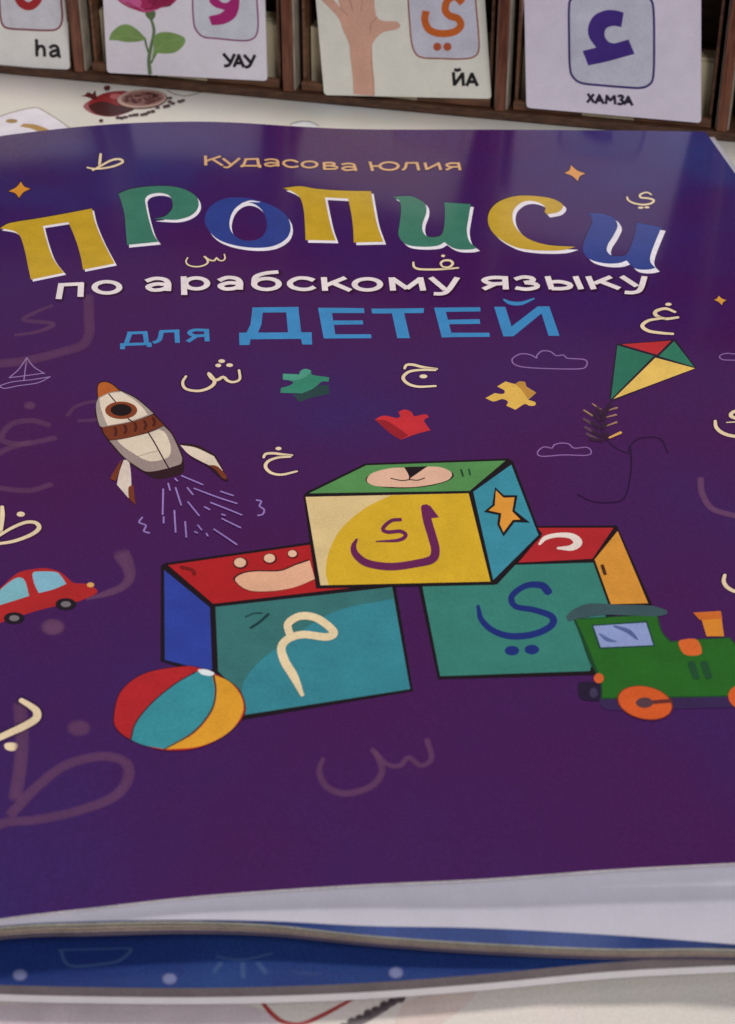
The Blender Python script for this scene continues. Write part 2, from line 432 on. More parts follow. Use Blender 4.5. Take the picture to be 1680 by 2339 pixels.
title(ZC, [(1540, 580, 1), (1450, 605), (1330, 612), (1180, 605), (1050, 580), (920, 510), (850, 430), (832, 350), (860, 270), (940, 205), (1070, 168), (1220, 170), (1350, 190), (1430, 230), (1440, 262), (1400, 300), (1310, 318, 1), (1290, 295, 1), (1298, 265), (1265, 232), (1180, 208), (1100, 225), (1040, 285), (1035, 370), (1080, 450), (1170, 520), (1320, 565)], GOLD, (7, 7), 'gold crescent shaped letter')
title(ZD, [(380, 320, 1), (500, 325), (580, 350), (615, 380), (635, 430), (600, 510), (550, 590), (545, 645), (585, 680), (650, 685), (710, 668), (750, 590), (780, 500), (795, 400, 1), (1005, 440, 1), (955, 560), (915, 670), (912, 735), (955, 785, 1), (900, 798), (820, 798), (765, 780), (710, 722, 1), (640, 745), (520, 745), (400, 712), (345, 650), (350, 560), (390, 470), (420, 400), (412, 350)], BLU, (9.5, 8.5), 'last title letter, blue')

def font_letters(name, fr, col, w, items, label=None, asp=.55, halo=None):
    for it in items:
        a = art(name, fr, label)
        for st in it:
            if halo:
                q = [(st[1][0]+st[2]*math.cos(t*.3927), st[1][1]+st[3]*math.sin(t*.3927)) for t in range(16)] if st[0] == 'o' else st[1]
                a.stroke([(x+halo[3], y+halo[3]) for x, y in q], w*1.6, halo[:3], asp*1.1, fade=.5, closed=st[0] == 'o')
        for st in it:
            if st[0] == 'o': a.oval(st[1], st[2], st[3], w, col, asp)
            else: a.stroke(st[1], w if len(st) < 3 else st[2], col, asp, cap='flat')
        a.done()
def s_(*p): return ('s', list(p))
SUB = (228, 208, 208)
ZE = Z(100, 600, 700); ZF = Z(780, 600, 720)
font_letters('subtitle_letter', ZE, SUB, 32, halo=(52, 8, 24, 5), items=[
    [s_((80, 193), (95, 110)), s_((84, 118), (212, 112)), s_((200, 106), (196, 181))],
    [('o', (337, 131), 66, 30)],
    [s_((545, 98), (590, 84), (640, 88), (662, 108), (662, 150)), s_((662, 117), (600, 113), (556, 128), (580, 145), (630, 142), (662, 127))],
    [s_((745, 73), (748, 171)), ('o', (812, 110), 58, 29)],
    [s_((932, 95), (975, 79), (1022, 83), (1044, 103), (1044, 143)), s_((1044, 111), (985, 107), (940, 122), (964, 139), (1014, 136), (1044, 121))],
    [('o', (1185, 113), 66, 29), s_((1120, 112), (1128, 75), (1180, 56), (1248, 49))],
    [s_((1437, 94), (1400, 83), (1350, 83), (1310, 105), (1320, 128), (1365, 141), (1410, 140), (1441, 128))],
    [s_((1490, 77), (1497, 149)), s_((1498, 122), (1605, 79)), s_((1538, 108), (1632, 148))]])
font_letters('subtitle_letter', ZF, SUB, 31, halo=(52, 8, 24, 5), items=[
    [('o', (135, 112), 66, 29)],
    [s_((260, 76), (268, 144)), s_((262, 80), (342, 134)), s_((338, 134), (412, 80)), s_((408, 76), (424, 144))],
    [s_((462, 76), (538, 140)), s_((600, 76), (552, 143), (520, 160), (478, 160))],
    [s_((846, 70), (851, 138)), s_((846, 78), (780, 77), (738, 90), (775, 108), (848, 107)), s_((795, 110), (735, 137))],
    [s_((897, 86), (940, 74), (985, 80), (988, 95), (945, 103)), s_((950, 103), (1003, 110), (1010, 126), (960, 137), (900, 130))],
    [s_((1066, 70), (1088, 137)), s_((1078, 100), (1130, 98), (1178, 110), (1180, 127), (1140, 134), (1088, 134)), s_((1210, 70), (1240, 137))],
    [s_((1276, 70), (1305, 137)), s_((1308, 107), (1395, 72)), s_((1345, 98), (1438, 134))],
    [s_((1448, 70), (1528, 122)), s_((1568, 70), (1545, 138), (1510, 154), (1465, 153))]])
SKY = (58, 128, 180)
font_letters('tagline_letter', ZE, SKY, 26, [
    [s_((446, 374), (552, 371)), s_((460, 372), (440, 430)), s_((540, 370), (548, 432)), s_((408, 436), (572, 430)), s_((420, 432), (420, 460)), s_((562, 428), (562, 448))],
    [s_((628, 364), (615, 410), (583, 426)), s_((618, 366), (722, 362)), s_((708, 358), (712, 426))],
    [s_((866, 352), (870, 418)), s_((868, 359), (800, 358), (776, 372), (802, 388), (868, 386)), s_((812, 390), (765, 420))]])
def polys(name, fr, col, groups, label=None):
    for g in groups:
        a = art(name, fr, label)
        for p in g: a.poly(p, col, sharp=True)
        a.done()
polys('tagline_capital', ZE, SKY, [[[(1110, 238), (1355, 235), (1357, 263), (1108, 266)], [(1108, 266), (1165, 265), (1158, 330), (1138, 375), (1078, 373), (1100, 330)], [(1290, 263), (1357, 263), (1370, 372), (1300, 373)], [(1040, 372), (1425, 370), (1426, 404), (1040, 408)], [(1040, 408), (1100, 408), (1095, 437), (1042, 438)], [(1368, 404), (1426, 404), (1428, 435), (1376, 435)]]])
polys('tagline_capital', (0, 0, 1), SKY, [[[(727, 703), (757, 703), (768, 773), (740, 773)], [(757, 703), (832, 704), (833, 715), (758.5, 715)], [(762, 732), (829, 732), (830, 741), (763.5, 742)], [(766.5, 763.5), (848, 763.5), (849, 772.5), (768, 773)]]])
polys('tagline_capital', ZF, SKY, [[[(155, 238), (428, 235), (425, 260), (160, 263)], [(262, 262), (325, 261), (355, 390), (290, 390)]],
    [[(480, 232), (535, 232), (575, 385), (520, 387)], [(535, 232), (718, 230), (720, 252), (541, 254)], [(552, 295), (715, 292), (718, 316), (558, 318)], [(570, 362), (765, 362), (768, 383), (575, 385)]]])
a = art('tagline_capital', ZF); a.poly([(790, 228), (848, 228), (880, 330), (1015, 226), (1075, 226), (1128, 378), (1072, 378), (1035, 262), (890, 380), (838, 381)], SKY, sharp=True)
a.stroke([(840, 190), (875, 208), (930, 210), (995, 186)], [10, 24, 24, 10], SKY); a.done()
ZG = Z(440, 340, 400); ZH = Z(780, 340, 400); AU = (206, 160, 112)
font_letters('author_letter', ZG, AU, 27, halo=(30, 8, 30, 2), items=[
    [s_((122, 63), (125, 154)), s_((130, 112), (265, 68)), s_((190, 98), (283, 156))],
    [s_((283, 88), (362, 150)), s_((440, 86), (352, 158), (325, 172), (288, 168))],
    [s_((484, 97), (618, 93)), s_((500, 95), (475, 152)), s_((605, 92), (618, 155)), s_((452, 157), (640, 157)), s_((462, 150), (460, 170)), s_((628, 150), (628, 176))],
    [s_((670, 106), (725, 96), (780, 103), (795, 122), (797, 164)), s_((797, 132), (720, 129), (676, 142), (702, 159), (750, 157), (795, 146))],
    [s_((982, 124), (930, 106), (870, 110), (846, 135), (880, 162), (930, 170), (987, 162))],
    [('o', (1090, 145), 70, 29)],
    [s_((1225, 124), (1229, 193)), s_((1225, 130), (1300, 129), (1322, 142), (1300, 154), (1228, 157)), s_((1290, 157), (1343, 168), (1330, 185), (1228, 188))],
    [s_((1388, 145), (1440, 136), (1495, 142), (1508, 158), (1522, 204)), s_((1512, 170), (1440, 166), (1396, 180), (1422, 197), (1470, 197), (1516, 186))]])
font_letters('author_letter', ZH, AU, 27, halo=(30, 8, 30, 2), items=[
    [s_((267, 118), (292, 204)), s_((285, 160), (355, 160)), ('o', (445, 160), 86, 36)],
    [s_((608, 128), (595, 178), (568, 197)), s_((598, 131), (718, 130)), s_((703, 126), (722, 199))],
    [s_((778, 128), (797, 194)), s_((795, 190), (908, 135)), s_((903, 126), (926, 196))],
    [s_((1088, 126), (1106, 198)), s_((1090, 134), (1010, 134), (980, 150), (1010, 167), (1096, 166)), s_((1035, 168), (975, 196))]])

def strokes(name, fr, lst, dots=(), label=None, col=CREAM, w=14, asp=.7, under=(40, 18, 50)):
    a = art(name, fr, label)
    for p in lst:
        ww = w
        if isinstance(p, tuple): p, ww = p
        n = len(p)
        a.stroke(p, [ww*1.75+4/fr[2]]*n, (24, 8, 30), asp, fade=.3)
        a.stroke(p, [ww*(.65+.5*math.sin(math.pi*(i+.7)/(n+.6))) for i in range(n)], col, asp)
    for (x, y, rx, ry) in dots: a.ell((x, y), rx, ry, col, n=10)
    a.done()
Z0 = Z(0, 300, 840); Z1 = Z(840, 300, 840); Z2 = Z(0, 750, 840); ZI = Z(600, 780, 460); ZJ = Z(0, 600, 260, 893.); ZK = Z(0, 1240, 340, 1542.)
ZL = Z(1560, 740, 120, 412.); ZM = Z(0, 1560, 1060); ZN = Z(180, 850, 460); ZP = Z(680, 1030, 580); ZQ = Z(240, 1220, 740); ZR = Z(840, 1150, 840)
ZS = Z(1260, 1340, 420); ZT = Z(1060, 740, 620)
AL = 'arabic_letter'
strokes(AL, Z0, [[(447, 100), (444, 130), (440, 163)], [(388, 160), (425, 166), (495, 157), (545, 136), (530, 123), (492, 129), (442, 156), (412, 172)]], w=11, label='small cream letter, top left of the title')
strokes(AL, ZB, [[(258, 640), (265, 672), (245, 692), (215, 688), (195, 668), (180, 690), (150, 690), (120, 676), (95, 655), (120, 682), (124, 708), (98, 728), (50, 740), (0, 738), (-40, 722), (-52, 695), (-38, 668)]], w=15)
strokes(AL, ZC, [[(230, 705), (233, 738), (275, 760), (400, 763), (500, 758), (592, 750)], [(465, 740), (450, 712), (480, 690), (530, 692), (548, 718), (515, 745), (470, 742)]], [(470, 653, 16, 10)], w=20)
strokes(AL, ZD, [[(920, 165), (880, 145), (825, 165), (832, 190), (890, 195), (940, 212), (920, 238), (850, 250), (765, 235), (722, 208), (715, 185)]], [(830, 275, 24, 9), (882, 272, 22, 9)], w=19)
strokes(AL, Z1, [[(1362, 800), (1320, 785), (1277, 797), (1278, 815), (1320, 830), (1375, 824)], [(1310, 827), (1245, 838), (1217, 862), (1245, 884), (1300, 893), (1352, 897)]], [(1333, 766, 14, 7)], w=16)
strokes(AL, Z2, [[(1060, 185), (1063, 225), (1035, 238), (1010, 232), (990, 215), (965, 228), (940, 222), (925, 198), (952, 235), (930, 262), (880, 277), (825, 268), (810, 240), (825, 212)]], [(983, 145, 15, 8), (968, 164, 13, 8), (1018, 163, 15, 8)], w=15)
strokes(AL, ZI, [[(1150, 218), (1165, 190), (1220, 188), (1300, 208), (1410, 222)], [(1398, 232), (1280, 230), (1185, 245), (1138, 292), (1175, 340), (1260, 365), (1400, 360)]], [(1302, 282, 32, 16)], w=25)
strokes(AL, ZI, [[(10, 938), (25, 910), (90, 904), (160, 914), (238, 920)], [(225, 932), (120, 940), (45, 970), (25, 1015), (70, 1062), (155, 1077), (278, 1050)]], [(130, 866, 24, 14)], w=25)
strokes(AL, ZJ, [[(18, 1915), (20, 1990), (5, 2120)], [(-120, 2215), (0, 2203), (120, 2182), (250, 2132), (308, 2082), (285, 2042), (210, 2036), (100, 2078), (-20, 2150)]], [(165, 1973, 32, 20)], w=32)
strokes(AL, ZK, [([(225, 1632), (320, 1690), (382, 1745), (375, 1820), (260, 1895), (110, 1965), (-70, 2045), (-200, 2080)], 76)], asp=.8)
a = art('letter_dot', ZK); a.poly([(55, 2080), (110, 2068), (175, 2078), (185, 2110), (160, 2148), (110, 2155), (60, 2135), (48, 2105)], CREAM); a.done()
strokes(AL, ZL, [[(255, 760), (262, 808), (305, 850), (380, 876), (500, 885), (620, 850)], [(470, 670), (395, 690), (378, 722), (440, 745), (520, 760)], ([(345, 772), (420, 768), (520, 765)], 12)], w=30)
strokes(AL, ZL, [[(330, 1968), (322, 2020), (350, 2065), (420, 2100), (520, 2110)]], w=30)
GH = (122, 78, 112)
def ghost(fr, lst, dots=(), f=.6):
    a = art('faint_letter', fr)
    for p, w in lst: a.stroke(p, w, GH, .8, fade=f)
    for x, y, rx, ry in dots: a.blob((x, y), rx*1.2, ry*1.2, GH, f)
    a.done()
ghost(ZJ, [([(695, 270), (700, 440), (700, 560), (640, 650), (450, 710), (200, 770), (-100, 800)], 95), ], f=.36)
ghost(ZJ, [([(410, 335), (270, 395), (190, 450), (420, 480), (300, 540), (120, 570)], [30, 40, 45, 45, 40, 30])], f=.34)
ghost(ZJ, [([(385, 1275), (260, 1240), (110, 1258), (30, 1330), (30, 1400), (200, 1420), (430, 1375)], 60), ([(230, 1410), (60, 1460), (-80, 1550), (-170, 1640), (-120, 1730), (0, 1768), (230, 1788), (400, 1740)], 60)], f=.34)
ghost(ZJ, [], [(235, 1120, 45, 30)], f=.4)
ghost(ZK, [([(1270, 130), (1330, 250), (1345, 360), (1270, 455), (1120, 520), (900, 585)], [210, 160, 130, 110, 100, 30])], f=.5)
ghost(ZK, [], [(550, 872, 115, 80)], f=.55)
ghost(ZK, [], [(820, 1920, 115, 80)], f=.4)
ghost(ZM, [([(70, 80), (78, 180), (72, 290), (55, 400)], 55), ([(-40, 520), (20, 490), (130, 480), (270, 450), (400, 400), (452, 330), (435, 275), (350, 258), (230, 290), (130, 365), (40, 460)], 46)], f=.42)
ghost(ZM, [([(1500, 200), (1515, 265), (1478, 290), (1435, 262), (1405, 290), (1360, 285), (1308, 235)], 24), ([(1320, 245), (1342, 310), (1300, 365), (1210, 388), (1145, 362), (1122, 310), (1135, 265)], [24, 28, 32, 34, 30, 26, 18])], f=.42)
ghost(ZL, [([(140, 1215), (150, 1320), (210, 1430), (310, 1480), (520, 1525)], 60)], f=.55)
ghost(Z2, [([(300, 385), (340, 345), (420, 325), (470, 350), (440, 400), (350, 410)], 22)], f=.3)

# rocket
a = art('rocket_drawing', ZN, 'cream and brown rocket trailing pale streaks')
DK = (44, 20, 26); BR = (112, 50, 26)
a.poly([(150, 215, 1), (148, 150), (160, 85), (215, 70), (275, 92), (345, 145), (460, 198), (560, 280), (700, 425), (765, 500), (815, 600), (850, 700), (845, 810), (740, 850), (620, 860), (480, 785), (360, 695), (235, 555), (170, 445), (133, 340)], DK)
a.poly([(160, 210, 1), (155, 150), (165, 95), (215, 80), (270, 100), (330, 150, 1), (250, 165), (200, 190)], (170, 88, 34))
a.poly([(160, 207, 1), (250, 165), (340, 152, 1), (450, 205), (540, 275), (605, 335, 1), (520, 370), (400, 408), (220, 440, 1), (175, 438), (147, 340), (143, 260)], (156, 142, 132))
a.poly([(170, 210, 1), (250, 172), (345, 160, 1), (450, 225), (520, 290), (560, 345, 1), (400, 400), (235, 432, 1), (200, 350), (175, 270)], (212, 196, 176))
a.poly([(190, 447, 1), (400, 410), (605, 345, 1), (690, 430, 1), (560, 483), (400, 528), (250, 550, 1), (210, 500)], BR)
for x, y in ((300, 480), (380, 462), (460, 442), (540, 425), (610, 400)): a.stroke([(x-8, y-30), (x+6, y), (x-4, y+32)], 22, (72, 26, 16))
a.poly([(250, 555, 1), (400, 532), (570, 487), (690, 436, 1), (750, 500), (800, 600), (838, 700), (825, 745, 1), (700, 783), (560, 805), (480, 768), (370, 688)], (148, 130, 124))
a.poly([(312, 552, 1), (450, 522), (570, 492), (650, 462, 1), (705, 495), (745, 600), (738, 670), (700, 700), (600, 722), (520, 702), (430, 648), (360, 600)], (210, 194, 172))
a.ell((345, 308), 130, 70, (126, 58, 28)); a.ell((345, 306), 86, 48, (26, 12, 12))
a.stroke([(245, 175), (300, 242)], 9, DK); a.stroke([(400, 375), (432, 398)], 10, DK); a.stroke([(565, 490), (620, 580), (680, 690), (730, 778)], 11, DK)
a.stroke([(485, 680), (560, 655), (640, 635)], 7, (170, 150, 132))
a.poly([(820, 575, 1), (960, 590), (1110, 670, 1), (1215, 880, 1), (1160, 865), (1040, 760), (900, 680)], DK)
a.poly([(822, 590, 1), (950, 612), (1095, 680, 1), (1168, 800, 1), (1050, 750), (900, 670)], (210, 192, 172))
a.poly([(1050, 752, 1), (1120, 760), (1190, 830), (1200, 860, 1), (1170, 862), (1110, 790)], BR)
a.poly([(350, 700, 1), (270, 830), (258, 865, 1), (300, 882, 1), (330, 800)], BR)
a.poly([(365, 710, 1), (410, 730), (427, 910), (405, 1020, 1), (310, 910, 1), (330, 810)], (206, 190, 176))
a.poly([(402, 932, 1), (440, 915), (452, 1000), (462, 1075, 1), (408, 1018)], BR)
LV = (146, 120, 182)
for p in ([(835, 838), (1005, 910)], [(725, 900), (740, 955)], [(685, 945), (680, 1150)], [(785, 935), (830, 1075)], [(880, 935), (925, 990)], [(935, 940), (1120, 1010), (1280, 1062)], [(1150, 965), (1250, 998)],
          [(1070, 1055), (1210, 1110), (1320, 1155)], [(885, 1050), (975, 1160)], [(1020, 1090), (1060, 1112)], [(775, 1120), (785, 1295)], [(688, 1170), (688, 1220)], [(862, 1210), (872, 1335)], [(1160, 1185), (1310, 1258)],
          [(965, 1238), (995, 1275)], [(1095, 1270), (1200, 1340), (1280, 1395)], [(780, 860), (800, 880)], [(1160, 1150), (1185, 1158)], [(940, 1290), (960, 1300)], [(1035, 1305), (1045, 1325)]):
    a.stroke(p, 13, LV)
a.done()
for nm, p in (('digit_print', [(1440, 1035), (1480, 1045), (1462, 1082), (1502, 1112), (1490, 1150), (1452, 1158)]), ('digit_print', [(515, 1175), (490, 1215), (545, 1240), (528, 1285), (572, 1300)])):
    a = art(nm, ZN); a.stroke(p, 14, LV); a.done()

# jigsaw pieces
a = art('jigsaw_drawing', ZI, 'green jigsaw piece')
a.poly([(300, 425, 1), (450, 360), (535, 350, 1), (540, 425, 1), (400, 455), (300, 490, 1), (245, 430, 1)], (38, 62, 62))
a.poly([(165, 260, 1), (300, 265, 1), (305, 240), (345, 220), (395, 235), (400, 268), (540, 290, 1), (535, 325, 1), (480, 325), (450, 350), (400, 385), (320, 420, 1), (145, 415, 1), (150, 375, 1), (210, 360), (250, 335), (220, 315), (165, 310, 1)], (50, 122, 98))
a.poly([(165, 262, 1), (300, 268, 1), (305, 240), (345, 222), (390, 238), (360, 280), (290, 310), (220, 315), (168, 305, 1)], (70, 142, 120)); a.done()
a = art('jigsaw_drawing', ZI, 'red jigsaw piece')
a.poly([(910, 630, 1), (980, 600), (1090, 620, 1), (1118, 604), (1100, 572), (1150, 550), (1208, 572), (1225, 604), (1290, 592), (1325, 590), (1345, 612), (1308, 632), (1318, 662), (1360, 718, 1), (1240, 750), (1120, 795, 1), (1030, 740)], (186, 42, 48))
a.poly([(915, 632, 1), (1000, 640), (1100, 700), (1180, 760, 1), (1120, 795, 1), (1030, 740)], (140, 26, 36)); a.done()
a = art('jigsaw_drawing', ZT, 'yellow jigsaw piece')
a.poly([(130, 445, 1), (185, 415, 1), (235, 420), (245, 400), (200, 375, 1), (250, 345, 1), (310, 360), (330, 345), (370, 350), (375, 375), (435, 412, 1), (385, 455, 1), (430, 470), (425, 490), (390, 490), (365, 480), (310, 515, 1), (255, 490, 1), (265, 465), (230, 450), (180, 465)], (216, 172, 78))
a.poly([(310, 362, 1), (330, 345), (370, 350), (375, 378), (435, 412, 1), (385, 450, 1), (350, 400)], (182, 130, 56)); a.done()

# clouds and boat
def cloud(fr, pts, closed=True, w=8):
    a = art('cloud_drawing', fr); a.stroke(pts, w, (138, 100, 156), closed=closed); a.done()
cloud(ZT, [(438, 205), (400, 185), (340, 180), (290, 212), (315, 248), (420, 264), (680, 270), (735, 252), (728, 215), (620, 205), (600, 186), (555, 190), (520, 166), (470, 162), (438, 190)])
cloud(ZT, [(530, 745), (480, 738), (443, 768), (465, 794), (600, 786), (740, 788), (765, 765), (738, 740), (662, 745), (630, 720), (580, 715), (540, 727)])
cloud(ZL, [(520, 225), (412, 235), (350, 230), (305, 240), (288, 258), (315, 280), (412, 284), (520, 286)], False, 9)
a = art('boat_drawing', ZJ)
for p in ([(212, 745), (190, 920)], [(212, 745), (150, 835), (75, 902)], [(212, 745), (265, 815), (350, 870)], [(75, 902), (190, 888), (350, 866)], [(0, 965), (100, 935), (250, 918), (395, 895)], [(395, 895), (300, 942), (150, 965), (30, 987), (0, 963)]):
    a.stroke(p, 9, (140, 112, 160))
a.done()
# stars
def star(fr, pts, c): 
    a = art('star_print', fr); n = len(pts); q = []
    cx = sum(p[0] for p in pts)/n; cy = sum(p[1] for p in pts)/n
    for i in range(n):
        q.append((*pts[i], 1)); m = ((pts[i][0]+pts[(i+1) % n][0])/2, (pts[i][1]+pts[(i+1) % n][1])/2)
        q.append((m[0]+(cx-m[0])*.28, m[1]+(cy-m[1])*.28))
    b = [((x-cx)*1.18+cx, (y-cy)*1.25+cy, *r) for x, y, *r in q]
    a.poly(b, (40, 20, 50)); a.poly(q, c); a.done()
star(ZA, [(72, 130), (172, 52), (248, 110), (155, 185)], (206, 136, 44))
star(Z1, [(873, 184), (901, 150), (965, 187), (932, 220)], (212, 146, 78))
star(Z1, [(1535, 746), (1555, 728), (1590, 748), (1570, 770)], (206, 146, 60))

# kite
a = art('kite_drawing', ZT, 'red, green and yellow kite with a bow tail')
a.poly([(915, 120, 1), (1270, 92, 1), (1398, 265, 1), (880, 468, 1), (872, 440, 1)], (38, 26, 44))
a.poly([(922, 128, 1), (1140, 192, 1), (883, 452, 1)], (42, 106, 84)); a.poly([(945, 122, 1), (1245, 100, 1), (1160, 185, 1)], (176, 44, 48))
a.poly([(1262, 103, 1), (1383, 258, 1), (1170, 193, 1)], (46, 112, 88)); a.poly([(1150, 202, 1), (1388, 266, 1), (898, 450, 1)], (218, 180, 90))
TD = (44, 20, 50)
a.stroke([(885, 460), (825, 560), (830, 650), (900, 735), (990, 778)], 9, TD)
a.stroke([(990, 775), (1000, 725), (1070, 682), (1180, 690), (1225, 775)], 9, (40, 14, 50)); a.stroke([(1002, 740), (1003, 880), (965, 1040), (870, 1072), (760, 1060), (680, 1020)], 9, (38, 12, 48))
for (p, q) in (((720, 518), (772, 552)), ((722, 570), (770, 600)), ((730, 620), (780, 650)), ((740, 660), (800, 690))): a.stroke([p, q], 20, (88, 62, 76))
for (p, q) in (((772, 478), (818, 512)), ((868, 518), (918, 503)), ((853, 560), (912, 545)), ((855, 612), (915, 590))): a.stroke([p, q], [8, 16], (150, 114, 86))
for (p, q) in (((800, 500), (825, 545)), ((772, 530), (812, 580)), ((770, 590), (810, 625)), ((775, 645), (825, 672)), ((880, 485), (835, 545)), ((850, 540), (835, 575)), ((850, 590), (838, 625)), ((860, 650), (845, 690)), ((760, 690), (830, 700))): a.stroke([p, q], 34, (58, 34, 54), fade=.7)
a.stroke([(722, 518), (770, 548)], 8, (168, 130, 96)); a.stroke([(875, 682), (940, 652)], [14, 20], (206, 156, 76)); a.done()

# blocks
BK = (24, 12, 18)
a = art('right_block_drawing', ZR, 'toy block with dark blue letter, red top and orange side')
a.poly([(225, 362, 1), (570, 352, 1), (735, 100, 1), (1105, 97, 1), (1262, 450, 1), (1100, 470, 1), (1010, 760, 1), (312, 780, 1)], BK)
a.poly([(243, 368, 1), (575, 358, 1), (655, 272, 1), (1000, 262, 1), (1068, 450, 1), (985, 742, 1), (322, 765, 1)], (52, 118, 106))
a.poly([(668, 262, 1), (775, 135, 1), (755, 108, 1), (1090, 108, 1), (996, 245, 1)], (168, 34, 38))
a.poly([(1006, 248, 1), (1108, 122, 1), (1243, 442, 1), (1078, 446, 1)], (204, 138, 50))
a.stroke([(762, 180), (790, 152), (845, 140), (905, 145), (932, 172), (905, 196), (845, 198)], [12, 24, 26, 34, 40, 34, 14], (222, 206, 196))
a.stroke([(800, 390), (770, 362), (700, 365), (640, 410), (655, 455), (740, 472), (815, 500), (815, 540), (740, 578), (640, 588), (560, 565), (505, 515), (490, 455)], [38, 36, 30, 28, 28, 30, 32, 32, 34, 34, 30, 26, 16], (26, 40, 108), .85)
a.ell((640, 652), 32, 21, (26, 40, 108)); a.ell((728, 647), 32, 21, (26, 40, 108)); a.stroke([(1040, 275), (1052, 312)], 16, (70, 40, 20)); a.done()
a = art('left_block_drawing', ZQ, 'toy block with cream letter, red top with a footprint and blue side')
a.poly([(282, 160, 1), (305, 145, 1), (1035, 40, 1), (1460, 245, 1), (1550, 790, 1), (690, 935, 1), (500, 705, 1), (280, 640, 1)], BK)
a.poly([(318, 156, 1), (1030, 54, 1), (1200, 180, 1), (1430, 248, 1), (545, 350, 1)], (166, 28, 30))
a.poly([(298, 180, 1), (528, 368, 1), (540, 682, 1), (430, 665, 1), (302, 632, 1)], (44, 60, 146))
a.poly([(556, 366, 1), (1445, 266, 1), (1535, 780, 1), (700, 910, 1), (600, 720, 1), (570, 690, 1)], (52, 106, 104))
a.poly([(1453, 325, 1), (1535, 778, 1), (700, 908, 1), (690, 850), (700, 740), (780, 640), (900, 550), (1060, 440), (1200, 375)], (50, 124, 136))
a.poly([(650, 232), (685, 198), (760, 184), (880, 182), (960, 152), (1030, 128, 1), (1060, 230, 1), (950, 272), (830, 291), (720, 285)], BK, shift=(-1.5, -1))
a.poly([(655, 232), (690, 200), (760, 188), (880, 186), (960, 156), (1030, 132, 1), (1056, 226, 1), (950, 268), (830, 287), (720, 281)], (216, 164, 132))
for x, y, r in ((680, 143, 30), (828, 121, 28), (943, 98, 22)): a.ell((x+2, y+2), r*1.25, r*.98, (70, 12, 12)); a.ell((x, y), r, r*.78, (216, 176, 146))
a.stroke([(385, 165), (440, 180), (450, 200)], 20, (110, 20, 20))
a.stroke([(930, 505), (922, 450), (985, 412), (1070, 425), (1150, 490), (1115, 517), (1000, 505), (925, 525), (888, 570), (905, 640), (950, 715), (992, 808)], [38, 40, 42, 42, 42, 42, 42, 42, 42, 46, 44, 20], (220, 198, 158), .9)
a.stroke([(735, 470), (780, 440), (822, 402)], 14, (20, 50, 52)); a.stroke([(708, 415), (750, 398), (790, 396)], 9, (30, 66, 66)); a.done()
a = art('top_block_drawing', ZP, 'yellow toy block with plum letter, green top and star on its side')
a.off += 6e-5
a.poly([(38, 285, 1), (60, 262, 1), (435, 80, 1), (1355, 48, 1), (1385, 70, 1), (1565, 548, 1), (1265, 858, 1), (120, 882, 1)], BK)
a.poly([(75, 272, 1), (442, 92, 1), (1335, 62, 1), (1105, 256, 1)], (80, 134, 74))
a.poly([(52, 295, 1), (1098, 272, 1), (1238, 838, 1), (148, 862, 1)], (208, 182, 130))
a.poly([(600, 284, 1), (1098, 272, 1), (1238, 838, 1), (200, 861, 1), (182, 770), (205, 640), (280, 500), (430, 370)], (202, 162, 36))
a.poly([(1128, 262, 1), (1372, 88, 1), (1546, 540, 1), (1256, 828, 1)], (54, 132, 150))
a.ell((720, 170), 284, 68, BK, rot=-3)
a.poly([(445, 190), (480, 142), (590, 112), (685, 106, 1), (722, 165, 1), (835, 100, 1), (920, 105), (988, 138), (978, 178), (900, 208), (750, 231), (600, 231), (490, 222)], (214, 170, 144))
a.poly([(690, 104, 1), (835, 98, 1), (760, 150), (722, 176, 1)], (28, 14, 20)); a.stroke([(722, 160), (718, 185)], 10, BK); a.stroke([(600, 176), (670, 190), (720, 184), (770, 188), (815, 174)], 8, BK)
a.stroke([(1050, 120), (1062, 160)], 12, (30, 60, 36)); a.stroke([(1100, 118), (1108, 152)], 10, (30, 60, 36))
PL = (98, 30, 78)
a.stroke([(820, 365), (835, 450), (868, 560), (885, 640), (862, 695), (760, 722), (600, 742), (450, 720), (375, 665), (360, 612), (380, 568)], [56, 56, 56, 56, 58, 54, 54, 52, 46, 34, 16], PL, .9)
a.poly([(800, 350, 1), (850, 350, 1), (908, 425, 1), (850, 432, 1)], PL)
a.stroke([(660, 440), (600, 448), (548, 498), (580, 520), (660, 515), (695, 540), (650, 572), (505, 580)], [24, 24, 26, 26, 26, 26, 24, 8], PL, .9)
a.poly([(1268, 232, 1), (1325, 284, 1), (1412, 284, 1), (1394, 382, 1), (1492, 460, 1), (1392, 456, 1), (1322, 548, 1), (1282, 470, 1), (1290, 410, 1), (1196, 390, 1), (1250, 345, 1)], BK)
a.poly([(1273, 252, 1), (1322, 300, 1), (1392, 298, 1), (1378, 388, 1), (1430, 440, 1), (1382, 442, 1), (1322, 522, 1), (1298, 470, 1), (1308, 400, 1), (1226, 382, 1), (1266, 350, 1)], (214, 144, 52)); a.done()
